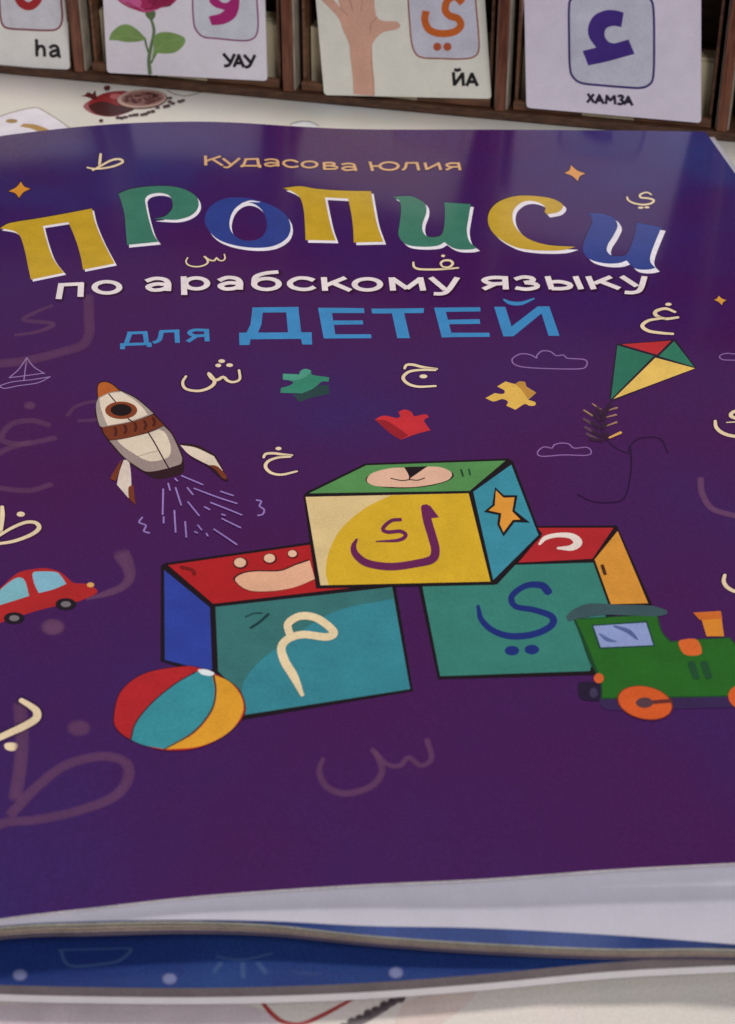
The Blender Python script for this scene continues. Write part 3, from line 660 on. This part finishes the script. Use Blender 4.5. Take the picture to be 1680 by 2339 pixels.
# ball
a = art('ball_drawing', ZQ, 'red, teal and orange beach ball'); a.off += 6e-5
BALL = [(42, 920), (78, 790), (200, 698), (400, 662), (480, 672), (562, 702), (665, 768), (706, 850), (696, 922), (606, 1014), (472, 1076), (350, 1091), (250, 1080), (128, 1036), (58, 982)]
a.poly(BALL, (50, 16, 24)); a.poly([(375+(x-375)*.985, 876+(y-876)*.985) for x, y in BALL], (168, 32, 36))
a.poly([(552, 708, 1), (630, 745), (688, 822), (690, 905), (620, 998), (480, 1066), (300, 1083, 1), (450, 1000), (540, 890), (562, 790)], (212, 148, 40))
a.poly([(458, 690, 1), (540, 708, 1), (553, 790), (530, 890), (440, 995), (296, 1080, 1), (200, 1062), (134, 1036, 1), (155, 950), (235, 850), (350, 755)], (52, 134, 144))
a.stroke([(548, 705), (558, 800), (530, 895), (440, 1000), (300, 1082)], 7, (40, 40, 30)); a.stroke([(458, 692), (350, 755), (235, 850), (155, 950), (130, 1036)], 7, (50, 22, 30))
a.poly([(468, 682), (510, 680), (552, 700), (530, 713), (485, 704)], (216, 220, 224)); a.done()
# car
a = art('car_drawing', ZK, 'small red car')
a.poly([(-160, 560), (0, 470), (100, 380), (200, 305), (330, 275), (480, 262), (620, 300), (700, 362), (770, 415), (900, 425), (1000, 480), (1000, 525), (860, 590), (800, 610), (600, 650), (400, 700), (250, 745), (100, 790), (-60, 850), (-160, 800)], (164, 34, 34))
a.poly([(-80, 570, 1), (50, 445), (160, 368), (220, 360), (265, 400), (305, 550, 1), (150, 598), (0, 645), (-80, 665, 1)], (116, 168, 178))
a.poly([(340, 315), (400, 297), (580, 302), (640, 350), (690, 425, 1), (560, 480), (405, 520, 1), (360, 430)], (122, 170, 188))
for x, y in ((150, 780), (685, 635)): a.ell((x, y), 108, 62, (28, 18, 26)); a.ell((x, y), 52, 30, (112, 106, 108))
a.ell((940, 435), 38, 26, (206, 158, 84)); a.done()
# train
a = art('train_drawing', ZS, 'green steam train with orange wheels'); a.off += 6e-5
GT = (36, 94, 28)
a.poly([(240, 860), (330, 840), (440, 880), (440, 1000), (330, 1010), (250, 980)], (34, 22, 46)); a.ell((375, 940), 36, 44, (58, 50, 78))
a.poly([(430, 985, 1), (2000, 965, 1), (2000, 1060, 1), (1000, 1085), (560, 1095), (440, 1060)], (52, 34, 74))
a.poly([(195, 285, 1), (940, 240, 1), (985, 400), (1060, 482, 1), (1300, 462, 1), (1580, 448, 1), (1700, 540), (2000, 560), (2000, 970, 1), (1560, 975, 1), (440, 998, 1), (430, 850), (330, 650), (260, 450)], (24, 62, 34))
a.poly([(215, 290, 1), (930, 250, 1), (972, 400), (1050, 492, 1), (1300, 470, 1), (1575, 456, 1), (1690, 550), (2000, 575), (2000, 960, 1), (1560, 965, 1), (450, 985, 1), (445, 850), (370, 650), (290, 450)], GT)
a.poly([(130, 262, 1), (200, 200), (340, 150), (600, 160), (880, 168), (1025, 210, 1), (1025, 246, 1), (900, 262), (500, 250), (280, 276), (150, 306, 1)], (56, 80, 84))
a.poly([(355, 338, 1), (848, 304, 1), (918, 528, 1), (425, 552, 1)], (24, 60, 52)); a.poly([(372, 348, 1), (838, 318, 1), (902, 518, 1), (438, 538, 1)], (134, 146, 190))
a.stroke([(430, 420), (500, 470), (570, 485)], [20, 44, 16], (84, 100, 146)); a.stroke([(560, 350), (680, 395), (760, 465)], [26, 50, 18], (80, 92, 138))
a.poly([(1125, 495), (1185, 465), (1290, 470), (1332, 560), (1312, 605), (1180, 600)], (204, 96, 40))
a.poly([(1330, 290, 1), (1508, 280, 1), (1530, 440, 1), (1375, 440, 1)], (206, 128, 40)); a.poly([(1255, 230, 1), (1500, 215, 1), (1515, 285, 1), (1315, 295, 1)], (190, 98, 36))
a.stroke([(1240, 680), (1282, 800)], 66, (30, 72, 42)); a.stroke([(1352, 680), (1392, 795)], 66, (30, 72, 42))
a.ell((830, 1030), 250, 148, (110, 42, 26), rot=12); a.ell((830, 1028), 240, 140, (200, 84, 34), rot=12); a.stroke([(840, 1028), (1050, 1012)], 46, (96, 42, 36)); a.ell((825, 1028), 76, 46, (80, 54, 62))
a.ell((1770, 990), 205, 130, (200, 84, 34), rot=10); a.ell((420, 812), 44, 44, (196, 88, 40)); a.done()

# ================================================================ THE BLUE BOOK UNDERNEATH
bb = empty('activity_book'); tag(bb, 'blue children\'s book lying under the purple copybook, only its near edge showing', 'book')
E6 = [(-420, 2235), (0, 2250), (210, 2255), (420, 2257), (620, 2254), (840, 2245), (1100, 2226), (1400, 2198), (1680, 2184), (2100, 2165), (2750, 2140)]
E7 = [(x, y+21) for x, y in E6]
E8 = [(x, y+37) for x, y in E6]
def blue_loop(px, z, inset=0.0):
    fr = resample(px, 60); front = [at_z(x, y, z) for x, y in fr]
    c1 = at_z(1575, 330, z); c0 = at_z(-60, 360, z)
    r = front[-1]; l = front[0]
    rt = [r+(c1-r)*k/30 for k in range(1, 31)]; lf = [c0+(l-c0)*k/30 for k in range(0, 30)]
    far = [c1+(c0-c1)*k/40 for k in range(1, 40)]
    return front + rt + far + lf
la, lb, lc, ld = blue_loop(E6, BLUEZ), blue_loop(E7, .0042), blue_loop([(x, y-1) for x, y in E7], .0040), blue_loop(E8, .0026)
n = len(la)
BLUE_PRINT = cover_mat('blue_cover_print', [(.35, (30, 46, 100)), (.52, (34, 58, 112)), (.7, (36, 78, 112))], .16, 22, spec=.35)
o = mesh('front_cover', la, [tuple(range(n))], BLUE_PRINT, bb); bcover = o
def band2(name, a_, b_, m):
    F = [((i+1) % n, n+(i+1) % n, n+i, i) for i in range(n)]; return mesh(name, a_+b_, F, m, bb)
band2('page_block', la, lb, ink((104, 94, 96), .6, .3))
o = band2('back_cover', lc, ld, ink((206, 200, 200), .5, .06))
le = [Vector((p.x, p.y+.0015, MATZ+.0002)) for p in ld]
band2('shaded_underside', ld, le, ink((120, 112, 110), .6, .06))  # strip added for the shadow below the edge, shade put into its grey
def bart(name, label=None): return Art(name, bcover, BLUE, (0, 0, 1), label, grid=30)
SB = (138, 142, 184)
for x, y in ((46, 2227), (388, 2236), (905, 2222)):
    a = bart('star_print')
    a.blob((x, y), 19, 15, SB, .6)
    a.done()
a = bart('boat_drawing'); a.stroke([(140, 2172), (150, 2198), (175, 2207), (260, 2198), (292, 2180), (300, 2168)], 9, (84, 112, 160), fade=.4); a.stroke([(135, 2170), (300, 2166)], 6, (84, 112, 160), fade=.35); a.done()
a = bart('jellyfish_drawing'); a.stroke([(495, 2185), (540, 2192), (580, 2188), (620, 2178)], 7, (84, 112, 160), fade=.4)
for p in ([(505, 2200), (490, 2220)], [(555, 2200), (556, 2232)], [(590, 2200), (608, 2222)]): a.stroke(p, 14, (84, 112, 160), fade=.35)
a.done()

# ================================================================ TABLE AND PRINTED MAT
V = []; F = []
def box_mesh(x0, x1, y0, y1, z0, z1):
    V = [(x0, y0, z0), (x1, y0, z0), (x1, y1, z0), (x0, y1, z0), (x0, y0, z1), (x1, y0, z1), (x1, y1, z1), (x0, y1, z1)]
    return V, [(0, 3, 2, 1), (4, 5, 6, 7), (0, 1, 5, 4), (1, 2, 6, 5), (2, 3, 7, 6), (3, 0, 4, 7)]
v, f = box_mesh(-1.2, 1.2, -.3, 2.0, -.03, 0)
tag(mesh('table_top', v, f, wood('table_wood', (120, 92, 66), (150, 120, 90), .5)), kind='structure')
MATM = cover_mat('mat_print', [(.34, (204, 188, 188)), (.46, (200, 192, 182)), (.56, (192, 190, 180)), (.66, (196, 198, 200))], .42, 11, grain=.08)
v, f = box_mesh(-.75, .75, .02, 1.3, .0002, MATZ)
matt = mesh('printed_mat', v, f, MATM); tag(matt, 'pale printed mat with a pomegranate drawing, spread flat under the books and rack', 'mat')
def mart(name, fr=(0, 0, 1), label=None): return Art(name, matt, MAT, fr, label, rough=.42, grid=40)
ZU = Z(150, 180, 350)
a = mart('pomegranate_drawing', ZU, 'dark red pomegranate with a cut half')
a.poly([(195, 275), (300, 205), (420, 150), (560, 128), (660, 138), (640, 220), (600, 300), (720, 330), (560, 392), (430, 402), (290, 372), (205, 320)], (140, 84, 84))
a.poly([(240, 270), (330, 190), (430, 150), (560, 132), (650, 140), (600, 200), (570, 270), (720, 326), (560, 388), (420, 397), (300, 362)], (128, 22, 26))
a.poly([(250, 285), (400, 240), (560, 285), (730, 325), (560, 386), (420, 396), (310, 360)], (56, 10, 14))
a.poly([(470, 195), (500, 160), (580, 165), (575, 200), (520, 215)], (170, 84, 84))
a.poly([(160, 182, 1), (205, 172), (235, 140, 1), (290, 162, 1), (315, 122, 1), (332, 185), (340, 218), (300, 220), (235, 195)], (80, 16, 20))
a.ell((815, 218), 272, 104, (60, 24, 24), rot=-3); a.ell((812, 212), 262, 96, (170, 140, 124), rot=-3); a.ell((820, 208), 228, 78, (132, 92, 84), rot=-3)
for k in range(52):
    t = random.random()*6.28; r = math.sqrt(random.random())*.92
    a.ell((820+r*215*math.cos(t), 206+r*68*math.sin(t)), random.uniform(14, 26), random.uniform(8, 14), random.choice([(78, 20, 24), (58, 16, 22), (96, 40, 36), (110, 64, 52)]), n=7)
a.ell((445, 95), 34, 26, (84, 26, 30), n=8)
for x, y in ((560, 408), (600, 412), (640, 402), (690, 388), (730, 380), (760, 378), (815, 378), (850, 370), (885, 352), (930, 342), (980, 300), (1060, 290), (1090, 282), (1110, 200), (1110, 240), (1145, 256), (1215, 236), (1250, 226), (380, 440)):
    a.ell((x, y), random.uniform(22, 30), random.uniform(10, 14), (62, 30, 34), n=8)
a.done()
ZV = Z(0, 0, 260)
a = mart('letter_card_print', ZV, 'white rounded card outline with an olive gold letter')
q = [(-500, 1850), (0, 1665), (250, 1588), (490, 1540), (620, 1580), (980, 1815), (1600, 2300), (700, 2600), (-600, 2300)]
a.poly(q, (206, 200, 206)); a.stroke(q[:7], 14, (120, 104, 70))
a.ell((170, 1732), 85, 30, (146, 114, 60)); a.poly([(280, 1808, 1), (345, 1768, 1), (480, 1778), (600, 1812), (720, 1870), (560, 1880), (450, 1840)], (160, 124, 62)); a.done()
a = mart('leaf_print', (0, 0, 1)); a.poly([(664, 284), (675, 281), (700, 277), (718, 281), (728, 287), (700, 300)], (204, 204, 204)); a.stroke([(664, 284), (680, 278.5), (700, 277), (715, 280), (728, 287)], 2.2, (70, 74, 70)); a.done()
a = mart('stem_print', ZU); a.stroke([(1080, 120), (1160, 160), (1270, 182), (1380, 160), (1460, 136)], 9, (52, 30, 26)); a.done()
a = mart('pink_wash_print', (0, 0, 1)); a.off = 8e-6
a.poly([(-200, 2290), (0, 2294), (300, 2290), (560, 2296), (640, 2345), (600, 2420), (-200, 2420)], (186, 172, 176)); a.poly([(900, 2345), (940, 2282), (1080, 2262), (1060, 2300), (1000, 2345), (900, 2420)], (196, 178, 170)); a.done()
a = mart('red_curve_print'); a.stroke([(600, 2290), (622, 2316), (650, 2335), (690, 2338), (735, 2320), (808, 2281)], [9, 12, 12, 11, 12, 8], (150, 50, 50)); a.done()
a = mart('script_print')
for k in range(8): a.blob((786+k*18.5, 2346-k*9.6), 13, 11+3*(k % 2), (70, 58, 62), .95)
a.stroke([(770, 2362), (850, 2322), (926, 2276)], [20, 17, 7], (96, 84, 88), fade=.8); a.done()

# ================================================================ THE RACK OF LETTER CARDS
RZ = .0040   # top of the rack's base board
A0 = at_z(80, 156, RZ); A1 = at_z(1333, 272, RZ)
RX = (A1-A0); RX.z = 0; RX.normalize(); RY = Vector((-RX.y, RX.x, 0))
def rx_of(px, py, z=RZ): return (at_z(px, py, z)-A0).dot(RX)
def RP(x, y, z): p = A0+RX*x+RY*y; return Vector((p.x, p.y, z))
rack = empty('card_rack'); tag(rack, 'dark brown wooden rack of upright compartments behind the purple book', 'card rack')
WB = wood('rack_base_wood', (58, 36, 24), (88, 58, 40), .5, (10, 60, 60)); WD = wood('rack_dark_wood', (92, 70, 54), (128, 102, 80), .45, (10, 10, 60)); WE = wood('rack_edge_wood', (82, 42, 26), (122, 72, 50), .4, (60, 60, 8)); WF = wood('rack_face_wood', (124, 114, 100), (164, 152, 134), .45, (40, 40, 10))
def rbox(name, x0, x1, y0, y1, z0, z1, m, parent, bev=.0003, smooth=False):
    c = [RP(x, y, z) for z in (z0, z1) for x, y in ((x0, y0), (x1, y0), (x1, y1), (x0, y1))]
    o = mesh(name, c, [(0, 3, 2, 1), (4, 5, 6, 7), (0, 1, 5, 4), (1, 2, 6, 5), (2, 3, 7, 6), (3, 0, 4, 7)], m, parent)
    if bev:
        b = o.modifiers.new('bevel', 'BEVEL'); b.width = bev; b.segments = 2; b.limit_method = 'NONE'
    return o
DIV = [rx_of(190, 157), rx_of(662, 206), rx_of(1141, 257), rx_of(1646, 312)]
pitch = (DIV[3]-DIV[0])/3
DIV = [DIV[0]-2*pitch, DIV[0]-pitch] + DIV + [DIV[3]+pitch, DIV[3]+2*pitch]
xa, xb = DIV[0]-.002, DIV[-1]+.002
DEP = .040; RH = .105
rbox('base_board', xa, xb, -.0006, DEP, MATZ+.0003, RZ, WB, rack, .0003)  # dark base wood, deepened further with shade painted into its colour
rbox('back_panel', xa, xb, DEP, DEP+.003, MATZ+.0003, RH, WD, rack)
rbox('top_board', xa, xb, .0, DEP+.003, RH+.0002, RH+.0040, WD, rack)
for d in DIV:
    rbox('divider', d-.0022, d+.0022, .0012, DEP-.0002, RZ+.0001, RH-.0002, WF, rack, .0002)
    rbox('edge_strip', d-.0017, d+.0017, -.0004, .0010, RZ+.0001, RH-.0002, WE, rack, .0003)
CRM = ink((226, 208, 172), .6, .08); LIP = wood('box_dark_wood', (84, 54, 38), (120, 80, 56), .4, (10, 10, 50))
cards = []
# card bottoms in the picture: left and right corner, tilt shows in them
CB = [((-215, 140), (160, 159), 'pale pink card lettered ha, at the left end of the rack', -1),
      ((245, 166), (611, 185), 'lilac card with a rose drawing in the rack', 0),
      ((741, 217), (1123, 226), 'grey beige card with an open hand drawing in the rack', 1),
      ((1203, 246), (1602, 281), 'lavender card lettered in dark blue with one framed sign, right of the hand card', 2)]
for k in range(5):
    x0, x1 = DIV[k+1]+.0026, DIV[k+2]-.0026
    if k == 0 or True:
        bx = empty('card_box'); 
        tag(bx, ['small dark box of cream cards behind the pale pink card', 'small dark box of cream cards behind the rose card', 'small dark box of cream cards behind the open hand card', 'small dark box of cream cards behind the lavender card', 'small dark box at the right end of the rack, behind no card'][k], 'box', 'card boxes in the rack compartments')
    a0, a1 = x0+.0014, x1-.0010
    if k == 4: a0 += .003
    m0, m1 = a0+(a1-a0)*.35, a0+(a1-a0)*.62
    y0 = .0018
    rbox('front_lip', a0, m0, y0, y0+.0022, RZ+.0002, RZ+.0030, LIP, bx, .0002); rbox('front_lip', m1, a1, y0, y0+.0022, RZ+.0002, RZ+.0030, LIP, bx, .0002)
    rbox('side_wall', a0, a0+.0010, y0+.0024, .034, RZ+.0002, .060, LIP, bx, .0002); rbox('side_wall', a1-.0010, a1, y0+.0024, .034, RZ+.0002, .060, LIP, bx, .0002)
    rbox('back_wall', a0, a1, .0342, .0355, RZ+.0002, .075, WD, bx, .0002)
    st = empty('card_stack'); tag(st, ['stack of cream cards in the box behind the pale pink card', 'stack of cream cards in the box behind the rose card', 'stack of cream cards in the box behind the open hand card', 'stack of cream cards in the box behind the lavender card', 'stack of cream cards in the box at the right end of the rack'][k], 'cards', 'cream card stacks')
    rbox('card', m0+.0002, m1-.0002, y0+.0004, y0+.0016, RZ+.0003, RZ+.0033, CRM, st, 0)
    for q in range(9):
        j = random.uniform(-.0002, .0002)
        rbox('card', a0+.0013+j, a1-.0013+j, y0+.0080+q*.0012, y0+.0080+q*.0012+.0010, RZ+.0005, RZ+.0190+random.uniform(-.0006, .0006), CRM, st, 0)
def card(k):
    (l, r, label, _) = CB[k]
    zb = RZ+.0032
    Bl = at_z(*l, zb)
    # the lower corners rest on the lip; the card leans back against the stack
    n0 = RY
    pln = Plane(RP(0, .0046, zb), RY)
    Bl, Br = at_z(l[0], l[1], zb), None
    d = at_z(r[0], r[1], zb)-Bl
    yaw = Vector((d.x, d.y, 0)).normalized()
    yaw = (yaw*.15+RX*.85).normalized(); side = Vector((-yaw.y, yaw.x, 0))
    lean = math.radians(13)
    up = (Vector((0, 0, 1))*math.cos(lean)+side*math.sin(lean))
    # keep the plane in front of the lip
    nrm = yaw.cross(up); nrm.normalize()
    if nrm.dot(CAM-Bl) < 0: nrm = -nrm
    mid = RP((rx_of(*l)+rx_of(*r))/2, .0009, zb)
    return Plane(mid, nrm), label, up
CARDCOL = [(240, 218, 212), (234, 214, 228), (236, 218, 204), (218, 208, 234)]
CTOP = [((-230, -420), (140, -410)), ((222, -400), (588, -395)), ((700, -380), (1082, -380)), ((1190, -390), (1602, -380))]
CT0 = [(-222, 153), (236, 606), (722, 1108), (1198, 1602)]
cobj = []
for k in range(4):
    pl, label, up = card(k); (l, r) = CB[k][0], CB[k][1]
    xt0, xt1 = CT0[k]
    # side edges pass through the seen points at y=0 and go on above
    def ext(b, xt): s = (xt-b[0])/(0-b[1]); return (xt+s*-330, -330)
    tl, tr = ext(l, xt0), ext(r, xt1)
    # rounded corners
    def rc(p, a, b, r_=9):
        va = (a[0]-p[0], a[1]-p[1]); vb = (b[0]-p[0], b[1]-p[1]); la_, lb_ = math.hypot(*va), math.hypot(*vb)
        A = (p[0]+va[0]/la_*r_, p[1]+va[1]/la_*r_); B = (p[0]+vb[0]/lb_*r_, p[1]+vb[1]/lb_*r_)
        out = []
        for i in range(6):
            t = i/5; out.append(((1-t)**2*A[0]+2*t*(1-t)*p[0]+t*t*B[0], (1-t)**2*A[1]+2*t*(1-t)*p[1]+t*t*B[1]))
        return out
    q = rc(l, tl, r) + rc(r, l, tr) + rc(tr, r, tl) + rc(tl, tr, l)
    fr = [pl.at(x, y) for x, y in q]; bk = [p-pl.n*.0006 for p in fr]; n = len(q)
    F = [tuple(range(n))[::-1], tuple(range(n, 2*n))] + [(i, (i+1) % n, n+(i+1) % n, n+i) for i in range(n)]
    a_, b_, c_ = fr[0], fr[8], fr[16]
    if (b_-a_).cross(c_-a_).dot(pl.n) > 0: F[0] = tuple(range(n)); F[1] = tuple(range(n, 2*n))[::-1]; F[2:] = [t[::-1] for t in F[2:]]
    o = mesh('letter_card', fr+bk, F, [ink(CARDCOL[k], .38, .08)]); tag(o, label, 'card', 'letter cards standing in the rack'); cobj.append((o, pl))
def cart(k, name, fr, label=None): return Art(name, cobj[k][0], cobj[k][1], fr, label, rough=.38, grid=60, base=2e-5 if 'frame' in name else 8e-5)
def text(k, fr, w, col, items, asp=1.0):
    for it in items:
        a = cart(k, 'card_letter', fr)
        for st in it:
            if st[0] == 'o': a.oval(st[1], st[2], st[3], w, col, asp)
            else: a.stroke(st[1], w, col, asp, cap='flat')
        a.done()
INK = (26, 22, 26)
def frame(k, fr, pts, w, col, fill, corners=()):
    a = cart(k, 'letter_frame', fr); a.poly(pts, fill); a.stroke(pts, w, col, 1.0, closed=True); a.done()
# card 1
fr = Z(0, 0, 260)
frame(0, fr, [(0, 100), (10, 240), (40, 350), (120, 405), (400, 425), (700, 435), (820, 415), (880, 340), (895, 200), (880, 0), (860, -700), (760, -820), (100, -820), (-20, -700), (-15, -300)], 26, (120, 34, 44), (200, 198, 204))
a = cart(0, 'arabic_letter', fr); a.oval((410, -150), 165, 240, 120, (158, 36, 40), 1.0); a.done()
text(0, fr, 46, INK, [[s_((525, 560), (532, 808)), s_((532, 720), (560, 668), (610, 662), (635, 700), (642, 812))],
    [s_((712, 690), (760, 655), (815, 665), (838, 720), (845, 800), (875, 812)), s_((840, 725), (770, 728), (725, 765), (750, 805), (800, 795), (840, 760))]])
# card 2
fr = Z(150, 0, 570)
frame(1, fr, [(830, 0), (835, 120), (850, 190), (900, 240), (1000, 252), (1120, 264), (1200, 262), (1245, 230), (1258, 150), (1250, 0), (1240, -250), (1190, -300), (880, -310), (825, -260)], 10, (128, 40, 100), (202, 202, 210))
a = cart(1, 'arabic_letter', fr); M_ = (166, 36, 110)
a.poly([(945, -30), (940, 10), (975, 45), (1040, 65, 1), (1010, 88), (935, 108, 1), (955, 165, 1), (1040, 155), (1110, 110), (1135, 30), (1125, -60), (1080, -120), (1000, -120), (955, -80)], M_)
a.ell((1040, -15), 40, 34, (202, 202, 210), n=12); a.done()
a = cart(1, 'rose_drawing', fr, 'crimson rose with two green leaves'); GS = (96, 120, 78); GL = (120, 150, 84)
a.stroke([(555, 110), (578, 200), (560, 300), (545, 390), (552, 478)], [18, 20, 22, 24, 26], GS)
a.stroke([(520, 262), (535, 320), (550, 360)], 14, GS); a.stroke([(610, 320), (580, 370), (560, 410)], 14, GS)
a.poly([(285, 262, 1), (300, 215), (350, 170), (410, 160), (470, 195), (530, 255, 1), (480, 270), (400, 274), (340, 264)], GL)
a.poly([(562, 380, 1), (575, 320), (575, 250), (610, 215), (690, 212), (775, 245), (775, 290), (720, 340), (650, 350), (600, 348)], GL)
a.stroke([(300, 255), (400, 232), (520, 258)], 4, (150, 172, 112)); a.stroke([(585, 330), (660, 275), (765, 250)], 4, (150, 172, 112))
a.poly([(520, 85), (560, 60), (590, 85), (575, 125), (545, 125)], (90, 110, 70))
a.poly([(330, -20), (380, 30), (450, 62), (530, 82), (600, 60), (640, 45), (690, 30), (730, -10), (760, -120), (700, -220), (540, -270), (400, -220), (320, -120)], (168, 40, 88))
a.poly([(340, -20), (400, 30), (470, 50), (500, 20), (460, -40), (400, -80)], (196, 90, 140)); a.poly([(600, 55), (640, 45), (700, 22), (680, 40), (620, 50)], (84, 24, 40)); a.stroke([(400, 15), (480, 55), (560, 55), (640, 30)], 7, (130, 22, 62))
a.poly([(520, -60), (600, -20), (680, -30), (730, -90), (740, -30), (680, 20), (600, 40), (540, 10)], (146, 28, 72)); a.stroke([(350, -10), (430, 10), (520, 70), (600, 62)], 8, (206, 96, 150)); a.stroke([(560, -80), (590, 0), (560, 60)], 6, (118, 18, 56)); a.done()
text(1, fr, 21, INK, [[s_((1030, 350), (1075, 402)), s_((1105, 352), (1068, 425), (1035, 428))], [s_((1100, 438), (1135, 355)), s_((1128, 355), (1165, 440)), s_((1112, 412), (1155, 412))], [s_((1165, 358), (1210, 408)), s_((1238, 358), (1200, 432), (1172, 436))]])
# card 3
fr = Z(600, 0, 580)
a = cart(2, 'hand_drawing', fr, 'open hand and forearm in flat tan'); HN = (208, 160, 138)
a.poly([(585, 605, 1), (580, 500), (565, 380), (555, 280), (520, 200), (490, 120), (440, 60), (380, 0), (345, -60), (380, -70), (440, -20), (500, 50, 1), (470, -60), (455, -160), (490, -160), (530, -60), (560, 0, 1), (565, -100), (575, -210), (615, -210), (625, -100), (640, 0, 1), (660, -90), (690, -180), (725, -170), (720, -60), (720, 40), (735, 110), (780, 135), (860, 138), (885, 165), (860, 188), (780, 205), (730, 245), (702, 300), (700, 400), (712, 500), (718, 615, 1)], HN)
a.stroke([(700, 290), (700, 400), (712, 520), (716, 608)], [4, 12, 10, 8], (190, 142, 122))
for p in ([(500, 50), (545, 95)], [(560, 0), (580, 70)], [(640, 0), (635, 70)], [(735, 110), (700, 150), (690, 210)]): a.stroke(p, 6, (180, 132, 114), 1.0)
a.done()
frame(2, fr, [(935, 0), (945, 150), (955, 260), (975, 330), (1020, 368), (1150, 376), (1280, 378), (1355, 365), (1388, 320), (1385, 200), (1372, 50), (1350, -200), (1310, -260), (980, -265), (930, -200)], 10, (150, 84, 64), (196, 194, 206))
a = cart(2, 'arabic_letter', fr); OR = (196, 96, 34)
a.stroke([(1285, 20), (1240, -20), (1190, 0), (1172, 60), (1200, 100), (1255, 120), (1272, 165), (1230, 205), (1140, 215), (1070, 190), (1042, 130), (1050, 70)], 46, OR, 1.0, cap='flat')
a.ell((1122, 300), 26, 26, (180, 84, 50)); a.ell((1187, 300), 26, 26, (180, 84, 50)); a.done()
text(2, fr, 21, INK, [[s_((1225, 462), (1232, 550)), s_((1232, 545), (1285, 470)), s_((1284, 465), (1290, 552)), s_((1232, 443), (1250, 452), (1272, 442))], [s_((1310, 552), (1345, 468)), s_((1342, 468), (1380, 552)), s_((1320, 525), (1368, 525))]])
# card 4
fr = Z(1120, 0, 560)
frame(3, fr, [(525, 40), (525, 250), (530, 440), (550, 510), (610, 552), (750, 568), (900, 580), (1000, 584), (1060, 560), (1085, 500), (1090, 300), (1085, 60), (1060, -10), (1000, -40), (800, -50), (600, -45), (545, -10)], 15, (54, 36, 104), (196, 194, 206))
a = cart(3, 'arabic_letter', fr)
a.poly([(615, 338, 1), (705, 316, 1), (660, 250), (652, 180), (690, 105), (770, 68), (840, 70), (888, 84, 1), (872, 180, 1), (820, 172), (770, 190), (762, 240), (790, 280), (830, 288, 1), (920, 262, 1), (960, 358, 1), (780, 408), (652, 435, 1)], (66, 40, 124)); a.done()
text(3, fr, 18, (38, 30, 52), [[s_((648, 622), (692, 682)), s_((690, 625), (645, 682))], [s_((700, 690), (728, 628)), s_((722, 628), (755, 690)), s_((708, 668), (745, 668))],
    [s_((770, 692), (776, 630)), s_((774, 634), (800, 670)), s_((798, 670), (826, 636)), s_((826, 632), (832, 694))], [s_((848, 642), (870, 635), (886, 648), (866, 662), (888, 676), (872, 692), (846, 688))], [s_((892, 696), (920, 638)), s_((916, 638), (946, 702)), s_((902, 676), (938, 678))]])
